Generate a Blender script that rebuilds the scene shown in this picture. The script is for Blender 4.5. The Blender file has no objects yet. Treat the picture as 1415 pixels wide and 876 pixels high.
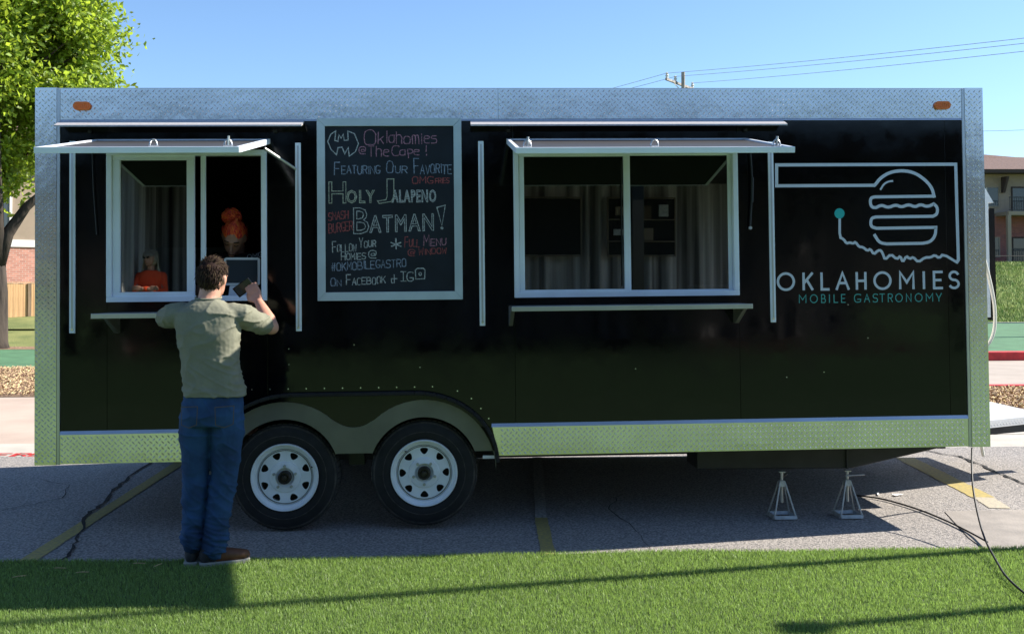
import bpy, bmesh, math, random
import numpy as np
from mathutils import Vector, Matrix, noise
from mathutils.geometry import tessellate_polygon

random.seed(7)
rng = np.random.default_rng(7)
R = math.radians
sc = bpy.context.scene
COL = sc.collection

# ------------------------------------------------------------------ camera
F, CX, CY = 1450.0, 707.5, 349.0
cam_d = bpy.data.cameras.new('camera')
cam = bpy.data.objects.new('camera', cam_d)
COL.objects.link(cam)
sc.camera = cam
cam_d.sensor_width = 36.0
cam_d.lens = F / 1415.0 * 36.0
cam_d.shift_y = (CY - 438.0) / 1415.0
cam_d.clip_start, cam_d.clip_end = 0.05, 3000
yaw, pitch, roll = R(3.2385), R(1.578), R(-0.042)
f = Vector((math.sin(yaw) * math.cos(pitch), math.cos(yaw) * math.cos(pitch), math.sin(pitch)))
r = Vector((math.cos(yaw), -math.sin(yaw), 0)); u = r.cross(f)
r2 = math.cos(roll) * r + math.sin(roll) * u
u2 = -math.sin(roll) * r + math.cos(roll) * u
m = Matrix.Identity(4)
for i in range(3):
    m[i][0], m[i][1], m[i][2] = r2[i], u2[i], -f[i]
m.translation = Vector((0, -6.8, 1.6))
cam.matrix_world = m

# ------------------------------------------------------------------ light
SUN_DIR = Vector((1.285, 0.250, 1.0)).normalized()        # towards the sun
elev = math.asin(SUN_DIR.z)
w = bpy.data.worlds.new('World'); sc.world = w; w.use_nodes = True
nt = w.node_tree
bg = nt.nodes['Background']
sky = nt.nodes.new('ShaderNodeTexSky'); sky.sky_type = 'NISHITA'
sky.sun_disc = False
sky.sun_elevation = elev
sky.sun_rotation = math.atan2(SUN_DIR.x, SUN_DIR.y)
sky.altitude = 300; sky.air_density = 1.0; sky.dust_density = 0.3; sky.ozone_density = 5.5
nt.links.new(sky.outputs[0], bg.inputs[0])
bg.inputs[1].default_value = 0.092
sd = bpy.data.lights.new('sun', 'SUN'); so = bpy.data.objects.new('sun', sd); COL.objects.link(so)
sd.energy = 5.0; sd.angle = R(0.53); sd.color = (1, .93, .82)
so.rotation_euler = SUN_DIR.to_track_quat('Z', 'Y').to_euler()
so.location = SUN_DIR * 40
sc.view_settings.view_transform = 'Standard'; sc.view_settings.look = 'None'
sc.view_settings.exposure = 1.2; sc.view_settings.gamma = 1

# ------------------------------------------------------------------ materials
M = {}
def mat(name, col, rough=.6, metal=0, ior=1.45, var=0, vscale=5, bump=0, bscale=50, coords='Object', col2=None, detail=4, stretch=None, island=0, bdist=.01, coat=0):
    mt = bpy.data.materials.new(name); mt.use_nodes = True
    n = mt.node_tree; b = n.nodes['Principled BSDF']
    b.inputs['Base Color'].default_value = (*col, 1)
    b.inputs['Roughness'].default_value = rough
    b.inputs['Metallic'].default_value = metal
    b.inputs['IOR'].default_value = ior
    if coat: b.inputs['Coat Weight'].default_value = coat
    tc = n.nodes.new('ShaderNodeTexCoord'); vec = tc.outputs[coords]
    if stretch:
        mp = n.nodes.new('ShaderNodeMapping'); mp.inputs['Scale'].default_value = stretch
        n.links.new(vec, mp.inputs[0]); vec = mp.outputs[0]
    colout = None
    if var or col2:
        t = n.nodes.new('ShaderNodeTexNoise'); t.inputs['Scale'].default_value = vscale; t.inputs['Detail'].default_value = detail
        n.links.new(vec, t.inputs[0])
        rp = n.nodes.new('ShaderNodeValToRGB')
        c2 = col2 or tuple(c * (1 - var) for c in col)
        c1 = col if col2 else tuple(min(1, c * (1 + var)) for c in col)
        rp.color_ramp.elements[0].color = (*c2, 1); rp.color_ramp.elements[0].position = .35
        rp.color_ramp.elements[1].color = (*c1, 1); rp.color_ramp.elements[1].position = .65
        n.links.new(t.outputs[0], rp.inputs[0]); colout = rp.outputs[0]
    if island:
        g = n.nodes.new('ShaderNodeNewGeometry')
        mr = n.nodes.new('ShaderNodeMapRange'); mr.inputs[3].default_value = 1 - island; mr.inputs[4].default_value = 1 + island
        n.links.new(g.outputs['Random Per Island'], mr.inputs[0])
        hs = n.nodes.new('ShaderNodeHueSaturation')
        if colout: n.links.new(colout, hs.inputs['Color'])
        else: hs.inputs['Color'].default_value = (*col, 1)
        n.links.new(mr.outputs[0], hs.inputs['Value'])
        mh = n.nodes.new('ShaderNodeMapRange'); mh.inputs[3].default_value = .5 - island * .06; mh.inputs[4].default_value = .5 + island * .06
        n.links.new(g.outputs['Random Per Island'], mh.inputs[0]); n.links.new(mh.outputs[0], hs.inputs['Hue'])
        colout = hs.outputs[0]
    if colout: n.links.new(colout, b.inputs['Base Color'])
    if bump:
        t = n.nodes.new('ShaderNodeTexNoise'); t.inputs['Scale'].default_value = bscale; t.inputs['Detail'].default_value = 3
        n.links.new(vec, t.inputs[0])
        bp = n.nodes.new('ShaderNodeBump'); bp.inputs['Strength'].default_value = bump; bp.inputs['Distance'].default_value = bdist
        n.links.new(t.outputs[0], bp.inputs['Height']); n.links.new(bp.outputs[0], b.inputs['Normal'])
    M[name] = mt
    return mt

mat('plate', (.68, .66, .63), .20, 1, var=.07, vscale=3, bump=.12, bscale=7, bdist=.02)
mat('gloss_black', (.0015, .0017, .0022), .06, 0, 1.37, bump=.05, bscale=2.2, bdist=.02)
mat('hatch_skin', (.06, .058, .058), .38, 0, 1.45, var=.08, vscale=6, stretch=(1, 8, 1))
mat('frame_white', (.76, .82, .90), .35, 0, 1.45, var=.04)
mat('ledge', (.48, .46, .46), .4, .15, var=.08, vscale=60)
mat('deck_alu', (.68, .68, .68), .42, .25, var=.05)
mat('alu', (.55, .56, .57), .34, .85, var=.06)
mat('dark_metal', (.03, .032, .035), .5, .3, var=.2)
mat('rubber', (.008, .008, .009), .72, var=.35, vscale=12, bump=.3, bscale=90, bdist=.002)
mat('dusty_rubber', (.045, .041, .037), .9, var=.4, vscale=25)
mat('rim_white', (.74, .77, .80), .32, var=.06, vscale=9)
mat('hub_dark', (.035, .03, .026), .5, .4, var=.3, vscale=40)
mat('galv', (.42, .43, .42), .45, .6, var=.15, vscale=30)
mat('fender_silver', (.16, .16, .15), .45, .6, var=.1, vscale=5)
mat('amber', (.75, .16, .01), .25, 0, 1.5)
mat('hatch_dark', (.005, .006, .006), .7, ior=1.2)
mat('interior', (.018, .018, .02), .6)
mat('steel_shelf', (.2, .2, .2), .4, .5, var=.1)
mat('screw', (.8, .8, .8), .25, 1)
mat('chalkboard', (.008, .012, .019), .8, var=.35, vscale=4, bump=.05, bscale=200)
mat('board_frame', (.46, .54, .58), .5, var=.05, vscale=8, bump=.05, bscale=60)
mat('chalk_white', (.34, .36, .36), .95, var=.5, vscale=160)
mat('chalk_blue', (.20, .24, .31), .95, var=.5, vscale=160)
mat('chalk_yellow', (.33, .35, .28), .95, var=.5, vscale=160)
mat('chalk_pink', (.31, .15, .20), .95, var=.5, vscale=160)
mat('chalk_red', (.27, .07, .07), .95, var=.5, vscale=160)
mat('vinyl_white', (.55, .60, .67), .4)
mat('vinyl_teal', (.02, .42, .40), .4)
mat('vinyl_teal_dim', (.06, .32, .30), .4)
mat('asphalt', (.44, .40, .365), .9, col2=(.135, .13, .127), vscale=70, detail=6, bump=1, bscale=130, bdist=.012)
mat('concrete', (.36, .31, .265), .9, var=.09, vscale=1.6, detail=8, bump=.3, bscale=60)
mat('pale_concrete', (.42, .39, .34), .9, var=.1, vscale=3, detail=8, bump=.3, bscale=60)
mat('patch_concrete', (.30, .27, .24), .9, col2=(.22, .20, .18), vscale=5, detail=8, bump=.3, bscale=60)
mat('road_pink', (.42, .33, .27), .9, var=.1, vscale=1.2, detail=8, bump=.2, bscale=40)
mat('kerb_red', (.50, .03, .03), .6, var=.2, vscale=6)
mat('paint_yellow', (.42, .32, .09), .8, col2=(.26, .22, .10), vscale=40, detail=7)
mat('paint_worn', (.42, .37, .26), .85, col2=(.30, .27, .22), vscale=45, detail=7)
mat('paint_pale', (.60, .56, .50), .85, col2=(.22, .21, .20), vscale=45, detail=7)
mat('crack', (.012, .012, .012), 1)
mat('turf_base', (.105, .185, .085), .95, var=.3, vscale=60)
mat('turf_under', (.05, .075, .03), .95, var=.3, vscale=60)
mat('turf_blade', (.115, .215, .045), .5, island=.55)
mat('far_turf', (.07, .17, .085), .95, var=.15, vscale=2, bump=.3, bscale=80)
mat('lawn', (.23, .24, .08), .95, col2=(.13, .16, .05), vscale=1.5, detail=8, bump=.6, bscale=30, bdist=.05)
mat('hill_grass', (.21, .27, .055), .95, col2=(.10, .16, .03), vscale=2.4, detail=9, bump=1, bscale=14, bdist=.12)
mat('hill_blade', (.34, .40, .10), .7, island=.5, col2=(.14, .21, .045), vscale=.9, detail=6)
mat('mulch', (.36, .24, .15), .95, col2=(.15, .09, .055), vscale=14, detail=9, bump=1, bscale=25, bdist=.05)
mat('chip', (.42, .29, .17), .9, island=.6)
mat('bark', (.055, .042, .032), .9, col2=(.02, .015, .012), vscale=6, detail=8, stretch=(1, 1, .25), bump=1, bscale=9, bdist=.04)
mat('wood_fence', (.52, .32, .16), .8, var=.2, vscale=3, stretch=(6, 6, .4), bump=.3, bscale=20)
mat('wood_post', (.20, .14, .09), .85, var=.25, vscale=5, stretch=(3, 3, .4))
mat('siding', (.28, .22, .165), .85, var=.06, vscale=4)
mat('reflection_wall', (.30, .26, .24), .85, var=.1, vscale=1)
mat('trim_tan', (.26, .215, .17), .8)
mat('trim_white', (.62, .62, .60), .6)
mat('roof_brown', (.15, .09, .075), .95, col2=(.10, .06, .05), vscale=7, detail=8, bump=.6, bscale=6, bdist=.05)
mat('roof_dark', (.05, .035, .03), .9)
mat('window_dark', (.03, .04, .05), .08, 0, 1.6)
mat('railing', (.02, .02, .022), .5)
mat('curtain', (.75, .72, .70), .9, col2=(.16, .155, .15), vscale=7, detail=2, stretch=(1, .02, .02))
mat('patio_wood', (.10, .075, .055), .7, var=.2)
mat('patio_dark', (.006, .008, .007), .6)
mat('skin', (.52, .27, .19), .5, var=.06, vscale=25)
mat('shirt', (.19, .19, .14), .9, var=.07, vscale=14, bump=.15, bscale=600, bdist=.001)
mat('jeans', (.015, .062, .165), .85, col2=(.006, .026, .078), vscale=7, detail=7, bump=.3, bscale=260, bdist=.002)
mat('hair_dark', (.034, .019, .012), .8, ior=1.25, island=.7)
mat('hair_red', (1.0, .12, .05), .5, island=.4)
mat('hair_blond', (.45, .38, .28), .5, island=.3)
mat('shoe_dark', (.02, .022, .03), .7)
mat('shoe_brown', (.11, .042, .02), .6, var=.2, vscale=20)
mat('sole', (.30, .30, .27), .7)
mat('thread', (.10, .075, .045), .9)
mat('lace', (.5, .4, .25), .8)
mat('black_cloth', (.012, .012, .014), .9)
mat('red_cloth', (.95, .10, .03), .8)
mat('phone_black', (.01, .01, .012), .15)
mat('tablet_white', (.62, .64, .66), .35)
mat('screen', (.035, .045, .055), .12)
mat('cable_black', (.012, .012, .012), .55)
mat('hose_white', (.70, .68, .62), .5)
mat('grey_pole', (.28, .26, .24), .8, var=.2)
mat('insulator', (.6, .6, .6), .4)
mat('paper', (.8, .8, .78), .8)
mat('lens_dark', (.01, .01, .01), .1)

# dust and smears change the gloss of the black panels
n_ = M['gloss_black'].node_tree; b_ = n_.nodes['Principled BSDF']; tc_ = n_.nodes.new('ShaderNodeTexCoord')
t_ = n_.nodes.new('ShaderNodeTexNoise'); t_.inputs['Scale'].default_value = 3.5; t_.inputs['Detail'].default_value = 8; t_.inputs['Roughness'].default_value = .65
mr_ = n_.nodes.new('ShaderNodeMapRange'); mr_.inputs[1].default_value = .4; mr_.inputs[2].default_value = .75; mr_.inputs[3].default_value = .05; mr_.inputs[4].default_value = .22
n_.links.new(tc_.outputs['Object'], t_.inputs[0]); n_.links.new(t_.outputs[0], mr_.inputs[0]); n_.links.new(mr_.outputs[0], b_.inputs['Roughness'])
# brick wall materials
def brickmat(name, c1, c2, mortar, scale=1):
    mt = bpy.data.materials.new(name); mt.use_nodes = True; n = mt.node_tree; b = n.nodes['Principled BSDF']
    tc = n.nodes.new('ShaderNodeTexCoord'); sp = n.nodes.new('ShaderNodeSeparateXYZ'); cb = n.nodes.new('ShaderNodeCombineXYZ')
    n.links.new(tc.outputs['Object'], sp.inputs[0])
    ad = n.nodes.new('ShaderNodeMath'); n.links.new(sp.outputs[0], ad.inputs[0]); n.links.new(sp.outputs[1], ad.inputs[1])
    n.links.new(ad.outputs[0], cb.inputs[0]); n.links.new(sp.outputs[2], cb.inputs[1])
    br = n.nodes.new('ShaderNodeTexBrick'); br.inputs['Scale'].default_value = scale
    br.inputs['Brick Width'].default_value = .22; br.inputs['Row Height'].default_value = .075; br.inputs['Mortar Size'].default_value = .006
    br.inputs['Color1'].default_value = (*c1, 1); br.inputs['Color2'].default_value = (*c2, 1); br.inputs['Mortar'].default_value = (*mortar, 1)
    n.links.new(cb.outputs[0], br.inputs[0]); n.links.new(br.outputs[0], b.inputs['Base Color']); b.inputs['Roughness'].default_value = .9
    M[name] = mt
brickmat('brick_salmon', (.52, .23, .17), (.36, .15, .11), (.45, .40, .36))
brickmat('brick_red', (.26, .075, .06), (.17, .05, .045), (.24, .2, .18))

# leaves: diffuse with light passing through
def leafmat(name, c, tr):
    mt = bpy.data.materials.new(name); mt.use_nodes = True; n = mt.node_tree
    for q in list(n.nodes):
        if q.type != 'OUTPUT_MATERIAL': n.nodes.remove(q)
    out = [q for q in n.nodes][0]
    g = n.nodes.new('ShaderNodeNewGeometry'); mr = n.nodes.new('ShaderNodeMapRange'); mr.inputs[3].default_value = .55; mr.inputs[4].default_value = 1.45
    n.links.new(g.outputs['Random Per Island'], mr.inputs[0])
    h1 = n.nodes.new('ShaderNodeHueSaturation'); h1.inputs['Color'].default_value = (*c, 1); n.links.new(mr.outputs[0], h1.inputs['Value'])
    h2 = n.nodes.new('ShaderNodeHueSaturation'); h2.inputs['Color'].default_value = (*tr, 1); n.links.new(mr.outputs[0], h2.inputs['Value'])
    d = n.nodes.new('ShaderNodeBsdfPrincipled'); d.inputs['Roughness'].default_value = .5; n.links.new(h1.outputs[0], d.inputs['Base Color'])
    t = n.nodes.new('ShaderNodeBsdfTranslucent'); n.links.new(h2.outputs[0], t.inputs[0])
    mx = n.nodes.new('ShaderNodeMixShader'); mx.inputs[0].default_value = .45
    n.links.new(d.outputs[0], mx.inputs[1]); n.links.new(t.outputs[0], mx.inputs[2]); n.links.new(mx.outputs[0], out.inputs[0])
    M[name] = mt
leafmat('leaf', (.17, .26, .03), (.42, .55, .05))
leafmat('turf_blade', (.205, .305, .085), (.27, .41, .09))

# glass: half mirror, half dark see-through
def glassmat(name, tint, refl):
    mt = bpy.data.materials.new(name); mt.use_nodes = True; n = mt.node_tree
    for q in list(n.nodes):
        if q.type != 'OUTPUT_MATERIAL': n.nodes.remove(q)
    out = [q for q in n.nodes][0]
    t = n.nodes.new('ShaderNodeBsdfTransparent'); t.inputs[0].default_value = (*tint, 1)
    g = n.nodes.new('ShaderNodeBsdfGlossy'); g.inputs['Roughness'].default_value = .008; g.inputs[0].default_value = (.9, .95, .93, 1)
    fr = n.nodes.new('ShaderNodeFresnel'); fr.inputs[0].default_value = 1.5
    ad = n.nodes.new('ShaderNodeMath'); ad.operation = 'ADD'; ad.inputs[1].default_value = refl; ad.use_clamp = True
    n.links.new(fr.outputs[0], ad.inputs[0])
    mx = n.nodes.new('ShaderNodeMixShader'); n.links.new(ad.outputs[0], mx.inputs[0])
    n.links.new(t.outputs[0], mx.inputs[1]); n.links.new(g.outputs[0], mx.inputs[2]); n.links.new(mx.outputs[0], out.inputs[0])
    M[name] = mt
glassmat('tinted_glass', (.35, .38, .38), .17)

# ------------------------------------------------------------------ helpers
def tag(o, label=None, cat=None, group=None, kind=None):
    if label: o['label'] = label
    if cat: o['category'] = cat
    if group: o['group'] = group
    if kind: o['kind'] = kind
    return o
def thing(name, label, cat, loc=(0, 0, 0), rot=(0, 0, 0), group=None):
    o = bpy.data.objects.new(name, None); COL.objects.link(o); o.location = loc; o.rotation_euler = rot
    o.empty_display_size = .1
    return tag(o, label, cat, group)
def link(name, me, parent=None):
    o = bpy.data.objects.new(name, me); COL.objects.link(o); o.parent = parent
    return o
def copy_tree(o, parent=None):
    c = o.copy(); COL.objects.link(c); c.parent = parent
    for ch in [q for q in bpy.data.objects if q.parent == o]: copy_tree(ch, c)
    return c

class MB:
    def __init__(s): s.v = []; s.f = []
    def add(s, vs, fs):
        k = len(s.v); s.v += [tuple(p) for p in vs]; s.f += [tuple(i + k for i in q) for q in fs]; return s
    def box(s, x0, x1, y0, y1, z0, z1):
        return s.add([(x0, y0, z0), (x1, y0, z0), (x1, y1, z0), (x0, y1, z0), (x0, y0, z1), (x1, y0, z1), (x1, y1, z1), (x0, y1, z1)],
                     [(0, 3, 2, 1), (4, 5, 6, 7), (0, 1, 5, 4), (1, 2, 6, 5), (2, 3, 7, 6), (3, 0, 4, 7)])
    def hexa(s, p):     # 8 points in box order
        return s.add(p, [(0, 3, 2, 1), (4, 5, 6, 7), (0, 1, 5, 4), (1, 2, 6, 5), (2, 3, 7, 6), (3, 0, 4, 7)])
    def tube(s, pts, r, n=8, cap=True, r1=None):
        pts = [Vector(p) for p in pts]; N = len(pts); rs = [r + ((r1 if r1 is not None else r) - r) * i / max(1, N - 1) for i in range(N)] if not isinstance(r, (list, tuple)) else r
        k = len(s.v); up = None
        for i, p in enumerate(pts):
            t = (pts[min(i + 1, N - 1)] - pts[max(i - 1, 0)]).normalized()
            if up is None: up = t.orthogonal().normalized()
            else: up = (up - t * up.dot(t)).normalized()
            b = t.cross(up)
            for j in range(n):
                a = 2 * math.pi * j / n
                s.v.append(tuple(p + (up * math.cos(a) + b * math.sin(a)) * rs[i]))
        for i in range(N - 1):
            for j in range(n):
                a, b_ = k + i * n + j, k + i * n + (j + 1) % n
                s.f.append((a, b_, b_ + n, a + n))
        if cap:
            s.f.append(tuple(k + j for j in reversed(range(n)))); s.f.append(tuple(k + (N - 1) * n + j for j in range(n)))
        return s
    def lathe(s, prof, n=48, c=(0, 0, 0)):   # profile (radius, y) turned about the y axis
        k = len(s.v)
        for rr, y in prof:
            for j in range(n):
                a = 2 * math.pi * j / n
                s.v.append((c[0] + rr * math.cos(a), c[1] + y, c[2] + rr * math.sin(a)))
        for i in range(len(prof) - 1):
            for j in range(n):
                a, b_ = k + i * n + j, k + i * n + (j + 1) % n
                s.f.append((a, a + n, b_ + n, b_))
        return s
    def plate(s, loops, y0, y1):              # polygon(s) in x,z, extruded between y0 (front) and y1
        loops = [[Vector((x, 0, z)) for x, z in l] for l in loops]
        tris = tessellate_polygon(loops); flat = [p for l in loops for p in l]; k = len(s.v); n = len(flat)
        s.v += [(p.x, y0, p.z) for p in flat] + [(p.x, y1, p.z) for p in flat]
        for t in tris:
            a, b_, c_ = t
            nn = (flat[b_] - flat[a]).cross(flat[c_] - flat[a])
            if nn.y > 0: a, c_ = c_, a
            s.f.append((k + a, k + b_, k + c_)); s.f.append((k + n + c_, k + n + b_, k + n + a))
        o = 0
        for l in loops:
            q = len(l)
            for i in range(q):
                j = (i + 1) % q
                s.f.append((k + o + i, k + o + j, k + n + o + j, k + n + o + i))
            o += q
        return s
    def disc_x(s, c, r, t, n=12, axis='y'):
        c = Vector(c)
        d = {'x': Vector((t, 0, 0)), 'y': Vector((0, t, 0)), 'z': Vector((0, 0, t))}[axis]
        return s.tube([c, c + d], r, n)
    def build(s, name, m_, parent=None, smooth=False, bevel=0, seg=2, fix=True):
        me = bpy.data.meshes.new(name); me.from_pydata(s.v, [], s.f)
        if fix:
            b = bmesh.new(); b.from_mesh(me); bmesh.ops.recalc_face_normals(b, faces=b.faces); b.to_mesh(me); b.free()
        me.materials.append(M[m_] if isinstance(m_, str) else m_)
        if smooth:
            me.polygons.foreach_set('use_smooth', [True] * len(me.polygons))
            if smooth != 'all': me.set_sharp_from_angle(angle=R(38))
        o = link(name, me, parent)
        if bevel:
            md = o.modifiers.new('bevel', 'BEVEL'); md.width = bevel; md.segments = seg; md.limit_method = 'ANGLE'; md.harden_normals = False
        return o

def npmesh(name, V, Fc, m_, parent=None, smooth=False):
    me = bpy.data.meshes.new(name); nf, k = Fc.shape
    me.vertices.add(len(V)); me.vertices.foreach_set('co', V.astype(np.float32).ravel())
    me.loops.add(nf * k); me.loops.foreach_set('vertex_index', Fc.astype(np.int32).ravel())
    me.polygons.add(nf); me.polygons.foreach_set('loop_start', np.arange(0, nf * k, k, dtype=np.int32))
    me.polygons.foreach_set('loop_total', np.full(nf, k, dtype=np.int32))
    me.materials.append(M[m_]); me.update(calc_edges=True)
    if smooth: me.polygons.foreach_set('use_smooth', [True] * nf)
    return link(name, me, parent)

def chaikin(p, it=3, closed=False):
    for _ in range(it):
        q = [] if closed else [p[0]]
        n = len(p)
        for i in range(n if closed else n - 1):
            a, b = p[i], p[(i + 1) % n]
            q.append(tuple(.75 * a[k] + .25 * b[k] for k in range(len(a)))); q.append(tuple(.25 * a[k] + .75 * b[k] for k in range(len(a))))
        if not closed: q.append(p[-1])
        p = q
    return p

def ribbon(mb, pts, w_, y, wob=0):       # flat painted line in the x,z plane with mitred corners
    P = [Vector((a, b)) for a, b in pts]
    Q = [P[0]]
    for p in P[1:]:
        if (p - Q[-1]).length > 1e-4: Q.append(p)
    P = Q; n = len(P)
    if n < 2: return
    closed = (P[0] - P[-1]).length < 1e-3 and n > 3
    if closed: P = P[:-1]; n -= 1
    k = len(mb.v); h = w_ / 2
    for i in range(n):
        if closed: a, b, c = P[i - 1], P[i], P[(i + 1) % n]
        else: a, b, c = P[max(i - 1, 0)], P[i], P[min(i + 1, n - 1)]
        d1 = (b - a).normalized() if (b - a).length > 0 else (c - b).normalized()
        d2 = (c - b).normalized() if (c - b).length > 0 else d1
        t = (d1 + d2); t = t.normalized() if t.length > 1e-3 else d2
        nn = Vector((-t.y, t.x)); cs = max(.5, nn.dot(Vector((-d1.y, d1.x))))
        hh = h / cs * (1 + (random.uniform(-wob, wob) if wob else 0))
        e = Vector((0, 0))
        if not closed and i == 0: e = -d2 * h * .6
        if not closed and i == n - 1: e = d1 * h * .6
        p1, p2 = b + nn * hh + e, b - nn * hh + e
        mb.v += [(p1.x, y, p1.y), (p2.x, y, p2.y)]
    for i in range(n if closed else n - 1):
        j = (i + 1) % n
        mb.f.append((k + 2 * i, k + 2 * i + 1, k + 2 * j + 1, k + 2 * j))

GL = {'A': '003860;1353', 'B': '0008;~086855444;~', 'C': '~6768080060 61', 'D': '0008;~08686000', 'E': '60000868;0454', 'F': '000868;0454',
      'G': '~676808006063;6333', 'H': '0008;6068;0464', 'I': '1018', '|': '1050;1858;3038', 'K': '0008;0368;2560', 'L': '080060', 'M': '0008336860',
      'N': '00086068', 'O': '~306068080030', 'P': '0008;~08686404', 'R': '0008;~08686404;3460', 'S': '~67680804646000 01', 'T': '0868;3038',
      'U': '~08006068', 'V': '083068', 'W': '0810365068', 'Y': '083368;3330', '!': '1813;1110', '@': '~5255252253;~556163000868 64', '#': '1028;4058;0363;0565',
      '*': '3038;0562;0265', '+': '3830;0464;~04001030', 'o': '~306065050030', 'k': '0008;0255;2350', 'l': '1018', 'a': '~550500505 5;5550',
      'h': '0008;~02065650', 'm': '0005;~03063630;~33366660', 'i': '1015;1716', 'e': '~03535505005 0', 's': '~550503535000', 't': '1810;0545',
      'p': '0005;~05555101', 'n': '0005;~03055550', 'r': '0005;~03055554', 'u': '~05005055;5550', 'J': '~38300001', 'Q': '~306068080030;4060', '.': '1011', '-': '1353'}
GL['B'] = '0008;~08686404;~04747000'
GL['@'] = '~53552522535342;~42736500;~65686808080000006 0'
GL['@'] = '~5355252253;~535264680800 60'
def glyph(ch, lo=False):
    out = []
    for st in GL[ch].replace(' ', '').split(';'):
        sm = st.startswith('~'); st = st.lstrip('~')
        p = [(int(st[i]) / 6, int(st[i + 1]) / 8) for i in range(0, len(st) - 1, 2)]
        if not p: continue
        out.append(chaikin(p, 3) if sm else p)
    return out
def gw(ch): return max((p[0] for st in glyph(ch) for p in st), default=.4)
def stroke_text(mb, text, x0, x1, zb, h, w_, y, small=None, tilt=0, jit=0, wob=.0):
    adv = []
    for i, ch in enumerate(text):
        if ch == ' ': adv.append(.55); continue
        g = gw(ch); sc_ = 1
        if small and not (i == 0 or text[i - 1] == ' '): sc_ = small
        adv.append((g + .32) * (sc_ ** .5 if small else 1))
    k = (x1 - x0) / (sum(adv) - .32)
    x = x0
    for i, ch in enumerate(text):
        if ch != ' ':
            sc_ = small if small and not (i == 0 or text[i - 1] == ' ') else 1
            dz = random.uniform(-jit, jit) * h
            for st in glyph(ch):
                pts = [(x + px * k * (sc_ ** .5 if small else 1) + random.uniform(-jit, jit) * h * .4, zb + dz + pz * h * sc_ + (x - x0) * tilt) for px, pz in st]
                ribbon(mb, pts, w_, y - random.uniform(0, .0006), wob)
        x += adv[i] * k

# raised tread pattern: real lozenges, alternating direction
def treads(mb, org, U, V, lu, lv, N, pitch=.026, size=.0130, h=.0024):
    org, U, V, N = Vector(org), Vector(U).normalized(), Vector(V).normalized(), Vector(N).normalized()
    rs, cs = pitch / math.sqrt(2), pitch * math.sqrt(2)
    nv = int((lv - .012) / rs); ov = (lv - (nv - 1) * rs) / 2
    for j in range(nv):
        off = cs / 2 if j % 2 else 0
        nu = int((lu - .016 - off) / cs) + 1
        for i in range(nu):
            c = org + U * (.011 + off + i * cs) + V * (ov + j * rs)
            if (c - org).dot(U) > lu - .009: continue
            a = R(45) if (j // 1) % 2 else R(-45)
            d = U * math.cos(a) + V * math.sin(a); e = d.cross(N)
            k = len(mb.v)
            mb.v += [tuple(c - d * size + N * .0001), tuple(c + d * size + N * .0001), tuple(c + e * size * .3 + N * .0001), tuple(c - e * size * .3 + N * .0001),
                     tuple(c - d * size * .55 + N * h), tuple(c + d * size * .55 + N * h)]
            mb.f += [(k, k + 4, k + 2), (k, k + 3, k + 4), (k + 1, k + 2, k + 5), (k + 1, k + 5, k + 3), (k + 4, k + 5, k + 2), (k + 4, k + 3, k + 5)]

def sheet(name, pts, z, m_, kind='structure', parent=None, dz=0):
    mb = MB(); k = len(pts)
    if dz:
        mb.v = [(x, y, z) for x, y in pts] + [(x, y, z - dz) for x, y in pts]
        mb.f = [tuple(range(k))] + [(i, i + k, (i + 1) % k + k, (i + 1) % k) for i in range(k)]
    else:
        mb.v = [(x, y, z) for x, y in pts]; mb.f = [tuple(range(k))]
    o = mb.build(name, m_, parent, fix=bool(dz))
    if parent is None: o['kind'] = kind
    if not dz and o.data.polygons[0].normal.z < 0: o.data.flip_normals()
    return o
def rect(x0, x1, y0, y1): return [(x0, y0), (x1, y0), (x1, y1), (x0, y1)]

# ------------------------------------------------------------------ ground and roads
def hz(x, y):                                    # terrain height
    s = lambda t: max(0, min(1, t)) ** 2 * (3 - 2 * max(0, min(1, t)))
    left = .55 * s((y - 19) / 6)
    right = 2.7 * s((y - 33) / 21)
    k = s((x + 4) / 10)
    return left * (1 - k) + right * k
gx = np.concatenate([np.linspace(-600, -60, 6), np.arange(-48, 60, 2.0), np.linspace(66, 600, 7)])
gy = np.concatenate([np.linspace(-400, -20, 8), np.arange(-14, 80, 1.5), np.linspace(90, 900, 7)])
V = np.array([(x, y, hz(x, y) - .03) for y in gy for x in gx]); nx = len(gx)
Fc = np.array([(j * nx + i, j * nx + i + 1, (j + 1) * nx + i + 1, (j + 1) * nx + i) for j in range(len(gy) - 1) for i in range(nx - 1)])
g = npmesh('ground', V, Fc, 'lawn', smooth=True); g['kind'] = 'structure'

sheet('asphalt_lot', rect(-25, 25, -1.2, 3.15), -.004, 'asphalt')
sheet('concrete_drive', rect(-25, 2, 3.95, 8.3), -.012, 'road_pink')
sheet('concrete_gutter', rect(-25, 25, 3.15, 3.953), -.008, 'pale_concrete')
sheet('mulch_ground', rect(-25, 2, 8.3, 13.3), .0, 'mulch')
sheet('mulch_bed', rect(2, 30, 5.9, 8.45), .0, 'mulch')
sheet('concrete_walk', rect(2, 30, 3.953, 5.9), -.004, 'pale_concrete')
sheet('road', rect(2, 34, 8.7, 14.0), -.016, 'concrete')
sheet('putting_turf', rect(-25, 2, 13.3, 18.6), .004, 'far_turf')
sheet('mulch_strip', rect(-25, 2, 18.6, 22.3), .01, 'mulch')
sheet('green_court', rect(2, 60, 14.3, 31.5), .02, 'far_turf')
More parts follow.
